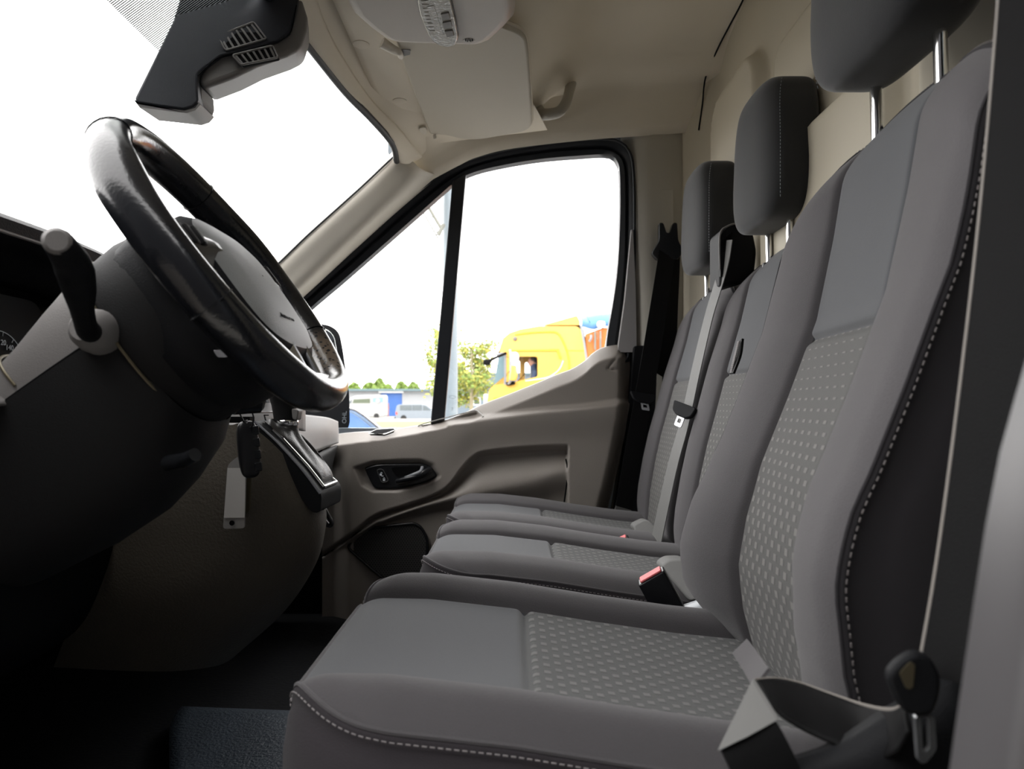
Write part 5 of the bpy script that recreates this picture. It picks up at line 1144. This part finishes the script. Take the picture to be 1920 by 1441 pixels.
# ---- trees
def tree(name, label, base, H, r, n, m1, m2, lean=0.0, trunk=0.09, low=0.35, sq=1.0):
    e = empty(name, tuple(base), label, 'tree')
    b = Vector(base)
    tr_ = tube('trunk', [b, b + Vector((lean * .2, 0, H * .35)), b + Vector((lean * .6, 0.05, H * .65)), b + Vector((lean, 0, H * .92))], [trunk, trunk * .8, trunk * .5, trunk * .15], 'bark', e, n=14, seg=8)
    ctr = []
    for i in range(16):
        t = random.uniform(low, 0.95); s = b + Vector((lean * t, 0, H * t * .92)); a = random.uniform(0, 6.28)
        L = r * random.uniform(.5, 1.0) * (1.15 - 0.7 * abs(t - .55)); tip = s + Vector((math.cos(a) * L * sq, math.sin(a) * L, L * .55))
        tube('branch', [s, s.lerp(tip, .5) + Vector((0, 0, .05)), tip], [trunk * .3, trunk * .2, trunk * .06], 'bark', tr_, n=6, seg=5)
        ctr += [(tip, .42 * r), (s.lerp(tip, .55), .34 * r)]
    for nm, mm, k in (('foliage', m1, n), ('foliage', m2, n)):
        V = []; f = []
        for i in range(k):
            c, rr = random.choice(ctr); d = Vector((random.gauss(0, 1), random.gauss(0, 1), random.gauss(0, 1))) * rr * .42; c = c + d
            s = random.uniform(.05, .10) * (H / 5)**.4; u = Vector((random.gauss(0, 1), random.gauss(0, 1), random.gauss(0, .6))).normalized(); v = u.orthogonal().normalized()
            q = len(V); V += [c - u * s, c + v * s * .55, c + u * s, c - v * s * .55]; f.append((q, q + 1, q + 2, q + 3))
        o_ = mesh(nm, V, f, mm, e, 0); o_['kind'] = 'stuff'
    return e
tree('young_tree', 'young yellow-green tree with round crown left of the yellow truck', (P(884, 700, 24).x, 24, 0), 3.75, 0.92, 1700, 'leaf', 'leafy', low=.42)
tree('young_tree', 'sparse light green tree seen left of the window divider bar', (P(833, 700, 27).x, 27, 0), 5.0, 0.95, 750, 'leafy', 'leaf', lean=-.15, low=.36)
def bush(label, px, top, w, Y):
    c = P(px, 732, Y); t = P(px, top, Y); h = t.z - c.z; e = empty('treetop', (c.x, Y, c.z), label, 'tree', 'treetops behind the white building')
    tube('trunk', [(c.x, Y, 0), (c.x, Y, c.z + h * .6)], .25, 'bark', e, seg=6)
    V = []; f = []
    ww = w * Y / F
    for k in range(900):
        a = random.uniform(0, 6.28); rr = math.sqrt(random.random()); z = random.random()
        lim = 1.5 * math.sqrt(max(0.02, 1 - z**2.5))
        p = Vector((c.x + math.cos(a) * rr * ww * lim * random.uniform(.7, 1.1), Y + math.sin(a) * rr * ww * lim, c.z - 1.6 + (h + 1.6) * z))
        s = random.uniform(.3, .6); u = Vector((random.gauss(0, 1), random.gauss(0, 1), random.gauss(0, 1))).normalized(); v = u.orthogonal().normalized()
        q = len(V); V += [p - u * s, p + v * s * .7, p + u * s, p - v * s * .7]; f.append((q, q + 1, q + 2, q + 3))
    mesh('foliage', V, f, 'leaffar', e, 0)['kind'] = 'stuff'
for lab, px, top, w, Y in (('rounded treetop above the left end of the white building', 664, 720, 10, 116), ('tall pointed treetop above the white building', 711, 711, 9, 146), ('broad low treetop left of the pointed one behind the white building', 693, 719, 12, 122),
                           ('small treetop right of the pointed one behind the white building', 727, 722, 8, 139), ('middle-sized treetop above the blue roller door', 752, 717, 9, 130), ('low treetop right of the blue roller door', 775, 719, 9, 117)):
    bush(lab, px, top, w, Y)

# ---- white building with blue roller door
wb = empty('white_building', (P(740, 785, 100).x, 100, 0), 'long low white industrial building with teal roof edge and blue roller door', 'building')
xl, xr = P(560, 760, 100).x, P(852, 760, 100).x; zt_ = P(740, 732, 100).z
def wall_hole(name, x0, x1, z0, z1, Y, th, m, parent): return box(name, ((x0 + x1) / 2, Y + th / 2, (z0 + z1) / 2), (x1 - x0, th, z1 - z0), m, parent)
dl, dr_ = P(713, 750, 100).x, P(754, 750, 100).x; dz = P(740, 736, 100).z
wall_hole('wall', xl, dl, 0, zt_, 100, 8, 'wallwhite', wb); wall_hole('wall', dr_, xr, 0, zt_, 100, 8, 'wallwhite', wb); wall_hole('wall', dl, dr_, dz, zt_, 100, 8, 'wallwhite', wb)
box('roof', ((xl + xr) / 2 + 1.0, 103.5, zt_ + 0.08), (xr - xl - 1.5, 9, 0.28), 'roofedge', wb, 0.02)
rd = box('roller_door', ((dl + dr_) / 2, 100.35, dz / 2), (dr_ - dl, 0.1, dz), 'bluedoor', wb)
boxes('door_slat', [(((dl + dr_) / 2, 100.28, 0.15 + .3 * i), (dr_ - dl, .05, .26)) for i in range(int(dz / .3))], 'bluedoor', rd)['kind'] = 'stuff'
box('door_lintel', ((dl + dr_) / 2, 99.8, dz + 0.12), (dr_ - dl + .4, 0.4, 0.30), 'vanwhite', wb, 0.03)
boxes('joint_line', [((P(775, 738, 100).x, 99.98, P(775, 738, 100).z), (2.4, .02, .05))], 'mast', wb)
fn = empty('fence_panel', (P(724, 770, 97).x, 97, 0), 'reddish slatted fence panel between the white van and grey van', 'fence')
for i in range(4): box('slat', (P(721.5 + 2.3 * i, 770, 97).x, 97, 0.9), (0.13, .05, 1.8), 'brickred', fn)
box('rail', (P(725, 770, 97).x, 97.06, 1.2), (0.8, .04, .1), 'brickred', fn)

# ---- grey-blue building behind the truck
gb = empty('blue_grey_building', (P(960, 760, 45).x, 45, 0), 'grey-blue clad building with white framed windows behind the yellow truck', 'building')
zt2 = P(900, 702, 45).z
xs_ = [P(x, 755, 45).x for x in (846, 887, 901, 911, 924, 1400)]; zb2, zt3 = P(890, 760, 45).z, P(890, 744, 45).z
box('wall', ((xs_[0] + xs_[1]) / 2, 46, zt2 / 2), (xs_[1] - xs_[0], 2, zt2), 'wallblue', gb)
box('wall', ((xs_[2] + xs_[3]) / 2, 46, zt2 / 2), (xs_[3] - xs_[2], 2, zt2), 'wallblue', gb)
box('wall', ((xs_[4] + xs_[5]) / 2, 46, zt2 / 2), (xs_[5] - xs_[4], 2, zt2), 'wallblue', gb)
for a, b in ((1, 2), (3, 4)):
    xm = (xs_[a] + xs_[b]) / 2; w_ = xs_[b] - xs_[a]
    box('wall', (xm, 46, zb2 / 2), (w_, 2, zb2), 'wallblue', gb); box('wall', (xm, 46, (zt3 + zt2) / 2), (w_, 2, zt2 - zt3), 'wallblue', gb)
    c_ = Vector((xm, 45.1, (zb2 + zt3) / 2)); h_ = zt3 - zb2
    wf = plate('window', [c_ + Vector((x * w_ / 2, 0, z * h_ / 2)) for x, z in ((-1, -1), (1, -1), (1, 1), (-1, 1))], [c_ + Vector((x * w_ * .36, 0, z * h_ * .36)) for x, z in ((-1, -1), (1, -1), (1, 1), (-1, 1))], (0, .1, 0), 'vanwhite', gb, N=40)
    box('pane', c_ + Vector((0, .08, 0)), (w_ * .74, .02, h_ * .74), 'tint', wf)
box('roof', ((xs_[0] + xs_[5]) / 2, 46, zt2 + .05), (xs_[5] - xs_[0] + .2, 2.2, .12), 'roofedge', gb)

# ---- vehicles
def wheel(parent, c, r, w, axis=(0, 1, 0)):
    t = lathe('tyre', [(r * .62, -w / 2), (r * .92, -w / 2), (r, -w * .3), (r, w * .3), (r * .92, w / 2), (r * .62, w / 2)], c, axis, 'tyre', parent, seg=24)
    lathe('rim', [(r * .62, -w * .42), (r * .5, -w * .2), (r * .15, -w * .3), (0.001, -w * .3)], c, axis, 'silver', t, seg=20)
    return t
# white camper van
wv = empty('white_van', (P(690, 775, 88).x, 88, 0), 'white high-roofed van with dark side windows parked before the white building', 'van')
wo = [(630, 784), (630, 756), (650, 752), (660, 744), (668, 741), (700, 740), (720, 740), (722, 745), (722, 779), (718, 781)]
prism('body', rnd([P(x, y, 88) for x, y in wo], .25), (0, 2.1, 0), 'camper', wv, bev=.1)
for q, m_ in (([(663, 748.5), (694, 747), (694, 755.5), (661, 755.5)], 'tintgreen'), ([(699, 746), (718, 744.5), (718, 753.5), (699, 753.5)], 'tintblue'), ([(654, 753), (660, 748), (659, 756), (652, 756)], 'tint')):
    prism('side_window', [P(x, y, 87.98) for x, y in q], (0, .06, 0), m_, wv)
lathe('roof_sign', [(.28, 0), (.28, .05), (.01, .06)], P(708.5, 751, 87.9), (0, -1, 0), 'camper', wv)
for px in (645, 706): wheel(wv, P(px, 779.5, 88.1), .34, .25)
box('bumper', P(722.5, 777, 89), (.15, 1.9, .35), 'steel', wv, .03)
# grey van
gvn = empty('grey_van', (P(770, 783, 82).x, 82, 0), 'silver grey passenger van with tinted side windows seen beside the window divider', 'van')
go = [(742, 784), (741, 772), (744, 760), (748, 758), (790, 757.5), (800, 759), (812, 768), (828, 771), (832, 778), (832, 786), (742, 786)]
prism('body', rnd([P(x, y, 82) for x, y in go], .12), (0, 1.9, 0), 'vangrey', gvn, bev=.08)
for q in ([(750, 759.5), (772, 759), (772, 769), (750, 769)], [(773, 759), (791, 759), (791, 769), (773, 769)], [(793, 759.5), (799, 761), (808, 769), (793, 769)]):
    prism('side_window', rnd([P(x, y, 81.98) for x, y in q], .05), (0, .05, 0), 'tint', gvn, bev=.01)
for px in (757, 817): wheel(gvn, P(px, 783.5, 82.1), .36, .25)
prism('tail_lamp', rnd([P(742, 772, 81.97), P(745, 772, 81.97), P(745, 777, 81.97), P(742, 777, 81.97)], .04), (0, .2, 0), 'tail', gvn)
box('bumper', P(741, 783, 83), (.2, 1.8, .3), 'steel', gvn, .04)
# nearby cars
def near_car(name, label, pts, Y, dep, m_, wins, m_win, wh, arcs=(), sx=0.0):
    e = empty(name, (P(pts[0][0], 800, Y).x, Y, 0), label, 'car')
    z0 = 0.25; q = [P(x, y, Y) for x, y in pts]
    lo_ = [Vector((q[-1].x, Y, z0)), Vector((q[0].x, Y, z0))]
    prism('body', rnd(q + lo_, .04), (sx, dep, 0), m_, e, bev=.05, seg=3)
    for w_ in wins: prism('side_window', rnd([P(x, y, Y - .012) for x, y in w_], .03), (0, .03, 0), m_win, e, bev=.005)
    for a in arcs: tube('roof_strip', [P(x, y, Y - .02) for x, y in a], .012, 'silver', e, n=20, seg=6)
    for x in wh: wheel(e, Vector((x, Y + .08, .33)), .33, .22)
    return e
near_car('blue_car', 'dark blue car with sky-tinted side glass parked close beyond the mirror', [(420, 830), (470, 790), (540, 768), (600, 761), (655, 764), (675, 773), (695, 788), (712, 803), (735, 822), (765, 845)], 5.0, 1.75, 'carblue',
         [[(560, 778), (650, 770), (668, 779), (687, 794), (703, 808), (640, 812), (560, 812)]], 'tintblue', (-1.95, -1.1), arcs=[[(600, 763), (655, 766), (676, 775), (697, 791), (716, 807)]], sx=-.9)
near_car('silver_car', 'pale silver car roof showing just above the door sill near the truck', [(780, 835), (830, 800), (868, 776), (884, 766), (905, 756), (928, 752), (960, 750), (1040, 752), (1110, 775), (1180, 800), (1210, 830)], 4.6, 1.75, 'carsilver',
         [[(882, 768), (905, 757.5), (928, 754), (952, 753), (1000, 754), (1000, 790), (870, 790)], [(845, 790), (868, 777), (880, 770), (860, 792)]], 'carblue', (-.35, .75), sx=.35)

# ---- yellow truck, slightly turned towards us
TP = Vector((0.0, 17.4, 0)); ya = math.radians(-9); TN = Vector((math.sin(ya), -math.cos(ya), 0)) * 1.0
def T(px, py, off=0.0): return PL(px, py, TP + TN * off, TN)
back = -TN * 2.45
tk = empty('yellow_truck', tuple(Vector((T(990, 700).x, T(990, 700).y, 0))), 'yellow long-haul truck cab with sleeper and roof spoiler seen through the side window', 'truck')
co = [(914, 800), (914, 752), (917, 730), (925, 722), (947, 720), (948, 663), (935, 661), (943, 634), (955, 624), (975, 617), (1010, 611), (1085, 611), (1092, 625), (1097, 645), (1100, 680), (1103, 720), (1103, 800)]
cw = [(958, 668), (1008, 668), (1008, 706), (985, 711), (958, 717)]
outer = rnd([T(x, y) for x, y in co], .12, 3); inner = rnd([T(x, y) for x, y in cw], .05, 3)
plate('cab_side', outer, inner, back * .02, 'yellow', tk, N=160, bev=0.0)
plate('cab_side', [q + back for q in outer], [q + back for q in inner], -back * .02, 'yellow', tk, N=160)
sk_ = np.stack([[tuple(q) for q in outer], [tuple(q + back) for q in outer]])
# skin around: leave out the windscreen span
def strip(name, pts, m_, k=2): return gridmesh(name, np.stack([[tuple(T(x, y)) for x, y in pts], [tuple(T(x, y) + back) for x, y in pts]]), m_, tk, sharp=35)
strip('cab_roof', [(934, 662), (943, 634), (955, 624), (975, 617), (1010, 611), (1085, 611)], 'yellow')
strip('cab_rear', [(1085, 611), (1092, 625), (1097, 645), (1100, 680), (1103, 720), (1103, 800)], 'yellow')
strip('cab_front', [(914, 800), (914, 752), (917, 730), (924, 722)], 'yellow')
strip('windscreen', [(925, 722), (931, 690), (935, 661)], 'glass')
prism('windscreen_corner', [T(x, y, -.01) for x, y in ((926, 721), (947, 719), (947, 663), (936, 661), (931, 690))], back * .01, 'truckglass', tk)
strip('cab_floor', [(914, 800), (1103, 800)], 'steel')
prism('cab_inner_wall', [T(1011, 640) , T(1011, 640) + back, T(1011, 740) + back, T(1011, 740)], Vector((.05, 0, 0)), 'tint', tk)
prism('side_glass', [q + back * .01 for q in inner], back * .002, 'glass', tk)
prism('a_pillar', [T(x, y, .02) for x, y in ((945, 661), (949, 661), (949, 720), (945, 721))], back * .03, 'steel', tk)
# raised panels and creases
prism('spoiler', rnd([T(x, y, .03) for x, y in ((1018, 609), (1050, 600), (1082, 591), (1086, 600), (1087, 609))], .04), back * 0.98, 'yellow', tk, bev=.03)
tube('side_crease', [T(x, y, .015) for x, y in ((966, 627), (1000, 623), (1036, 622), (1046, 625), (1053, 634), (1061, 652), (1066, 670), (1068, 700), (1069, 730))], .022, 'yellowdark', tk, n=40, seg=8)
prism('drip_rail', [T(x, y, .04) for x, y in ((952, 656), (1040, 654), (1048, 654), (1053, 672), (1049, 673), (1044, 658), (952, 658.5))], back * .03, 'yellowdark', tk, bev=.01)
tube('panel_joint', [T(x, y, .01) for x, y in ((1062, 657), (1099, 657))], .008, 'yellowdark', tk, seg=6)
tube('door_line', [T(x, y, .012) for x, y in ((1056, 676), (1050, 690), (1040, 700), (1024, 708), (985, 714))], .012, 'vanwhite', tk, n=30, seg=6)
lathe('side_lamp', [(.05, 0), (.05, .03), (.03, .05), (.001, .05)], T(966, 635), TN, 'button', tk, seg=16)
prism('rear_seal', [T(x, y, .02) for x, y in ((1087, 609), (1091, 611), (1097, 640), (1104, 690), (1104, 800), (1101, 800), (1100, 690), (1093, 640))], back * .3, 'steel', tk)
# sun visor and wiper-like dark bracket
vz = prism('sun_visor', [T(x, y, .02) for x, y in ((934, 661), (948, 660), (948, 664), (930, 666))], back * .98, 'steel', tk, bev=.01)
tube('mirror_arm', [T(948, 662, .05), T(930, 670, .4), T(918, 676, .6)], [.035, .03, .04], 'black', tk, n=14, seg=8)
blob('front_mirror', T(913, 679, .62), (.09, .06, .07), 'black', tk, e=.7)
for nm, q, mm in (('upper_mirror', ((957, 660), (968, 659), (972, 667), (969, 679), (957, 680)), 'vanwhite'), ('lower_mirror', ((957, 684), (966, 684), (969, 704), (966, 713), (955, 713)), 'yellow')):
    prism(nm, rnd([T(x, y, .42) for x, y in q], .05), back * .09, mm, tk, bev=.03, seg=3)
tube('mirror_bracket', [T(955, 658, .05), T(957, 661, .36), T(957, 712, .36), T(950, 720, .05)], .028, 'steel', tk, n=20, seg=8)
prism('mirror_foot', rnd([T(x, y, .2) for x, y in ((948, 716), (964, 714), (964, 720), (950, 723))], .02), back * .08, 'black', tk, bev=.01)
prism('bonnet_ledge', [T(x, y, .03) for x, y in ((925, 745), (1010, 738), (1040, 730), (1042, 733), (1012, 742), (925, 749))], back * .02, 'yellowdark', tk, bev=.01)
box('front_lamp', T(912, 748, -.3), (.12, .4, .25), 'vanwhite', tk, .03)
box('chassis', T(1060, 850) * 1.0 + back * .5, (5.2, 1.0, .3), 'steel', tk, .03)
for px in (945, 1085): wheel(tk, Vector((T(px, 845, -.2).x, T(px, 845, -.2).y, .5)), .5, .35)
# seat behind the driver and steering wheel
box('cab_seat', T(1003, 712, -.62), (.25, .5, .9), 'tint', tk, .05)
# trailer
tl = empty('tipper_trailer', tuple(Vector((T(1180, 700).x, T(1180, 700).y, 0))), 'orange ribbed tipper trailer covered with blue tarpaulin behind the yellow cab', 'trailer')
prism('trailer_body', [T(x, y, -.02) for x, y in ((1097, 626), (1130, 614), (1500, 600), (1500, 800), (1105, 800))], back * .97, 'orange', tl, bev=.03)
for px in (1114, 1124, 1150, 1200, 1250, 1300):
    prism('rib', [T(px, 622 - (px - 1097) * .06, .04), T(px + 3.5, 622 - (px - 1097) * .06, .04), T(px + 3.5, 660 + 140 * (px > 1130), .04), T(px, 652 + 140 * (px > 1130), .04)], back * .03, 'orange' if px > 1124 else 'lattice', tl, bev=.005)
patch('tarpaulin', [[T(1091, 612, .02), T(1115, 618, .02), T(1130, 612, .02), T(1500, 598, .02)], [T(1091, 600, -.1), T(1112, 596, -.1), T(1126, 592, -.1), T(1500, 580, -.1)], [T(1090, 596, -1.2), T(1110, 590, -1.2), T(1125, 586, -1.2), T(1500, 572, -1.2)], [T(1090, 600, -2.3), T(1110, 596, -2.3), T(1125, 590, -2.3), T(1500, 578, -2.3)]], 16, 30, 'tarp', tl, thick=.01)
tube('latch', [T(1105, 640, .08), T(1108, 634, .1), T(1108, 628, .08)], .03, 'steel', tl, n=10, seg=8)
blob('work_lamp', T(1127, 608, .1), (.10, .08, .08), 'vanwhite', tl, e=.7)
for px in (1250, 1340, 1430): wheel(tl, Vector((T(px, 845, -.2).x, T(px, 845, -.2).y, .5)), .5, .35)

# ---- the truck driver: one skinned figure sitting at the window, looking ahead
hd = T(998, 680, -.30)
pe = empty('person', tuple(hd - Vector((0, 0, .75))), 'truck driver in dark blue shirt sitting at the open cab window', 'person')
def human(root, hd):
    fw = Vector((-math.cos(ya), -math.sin(ya) * 1.0, 0)); sd = Vector((0, 1, 0))
    pel = hd + Vector((0.12, 0, -.72))
    J = [pel, pel.lerp(hd, .35) + Vector((.02, 0, 0)), hd + Vector((.08, 0, -.27)), hd + Vector((.04, 0, -.17)), hd + Vector((.015, 0, -.03)), hd + Vector((0, 0, .07))]
    Rr = [.15, .15, .15, .055, .088, .082]
    E_ = [(0, 1), (1, 2), (2, 3), (3, 4), (4, 5)]
    for sg in (-1, 1):
        b = len(J); J += [J[2] + sd * sg * .18 + Vector((0, 0, .03)), J[2] + sd * sg * .23 + fw * .10 + Vector((0, 0, -.22)), J[2] + sd * sg * .14 + fw * .36 + Vector((0, 0, -.22)), J[2] + sd * sg * .14 + fw * .46 + Vector((0, 0, -.19))]
        Rr += [.065, .05, .038, .042]; E_ += [(2, b), (b, b + 1), (b + 1, b + 2), (b + 2, b + 3)]
        b = len(J); J += [pel + sd * sg * .10 + fw * .06, pel + sd * sg * .14 + fw * .48 + Vector((0, 0, .05)), pel + sd * sg * .14 + fw * .56 + Vector((0, 0, -.38))]
        Rr += [.09, .065, .045]; E_ += [(0, b), (b, b + 1), (b + 1, b + 2)]
    me = bpy.data.meshes.new('body'); me.from_pydata([tuple(j) for j in J], E_, []); me.update()
    ob = link('body', me, 'shirt', root); me.materials.append(M['skin'])
    md = ob.modifiers.new('skin', 'SKIN'); sv_ = me.skin_vertices[0].data
    for i, r in enumerate(Rr): sv_[i].radius = (r, r)
    sv_[0].use_root = True
    sb = ob.modifiers.new('sub', 'SUBSURF'); sb.levels = 2; sb.render_levels = 2
    return fw
fw = human(pe, hd)
hdm = blob('head_skin', hd + Vector((0, 0, .02)), (.098, .082, .128), 'skin', pe, e=.95, nu=16, nv=20)
blob('nose', hd + fw * .100 + Vector((0, 0, .005)), (.022, .014, .022), 'skin', hdm, nu=8, nv=10)
for sg in (-1, 1):
    blob('eye', hd + fw * .085 + Vector((0, sg * .032, .035)), (.012, .012, .008), 'black', hdm, nu=6, nv=8)
    blob('ear', hd + Vector((.01, sg * .083, .015)), (.022, .010, .032), 'skin', hdm, nu=8, nv=10)
blob('mouth', hd + fw * .090 + Vector((0, 0, -.045)), (.008, .025, .006), 'tail', hdm, nu=6, nv=8)
blob('hair', hd + Vector((.022, 0, .065)), (.095, .088, .095), 'hair', pe, e=.95, nu=14, nv=18)
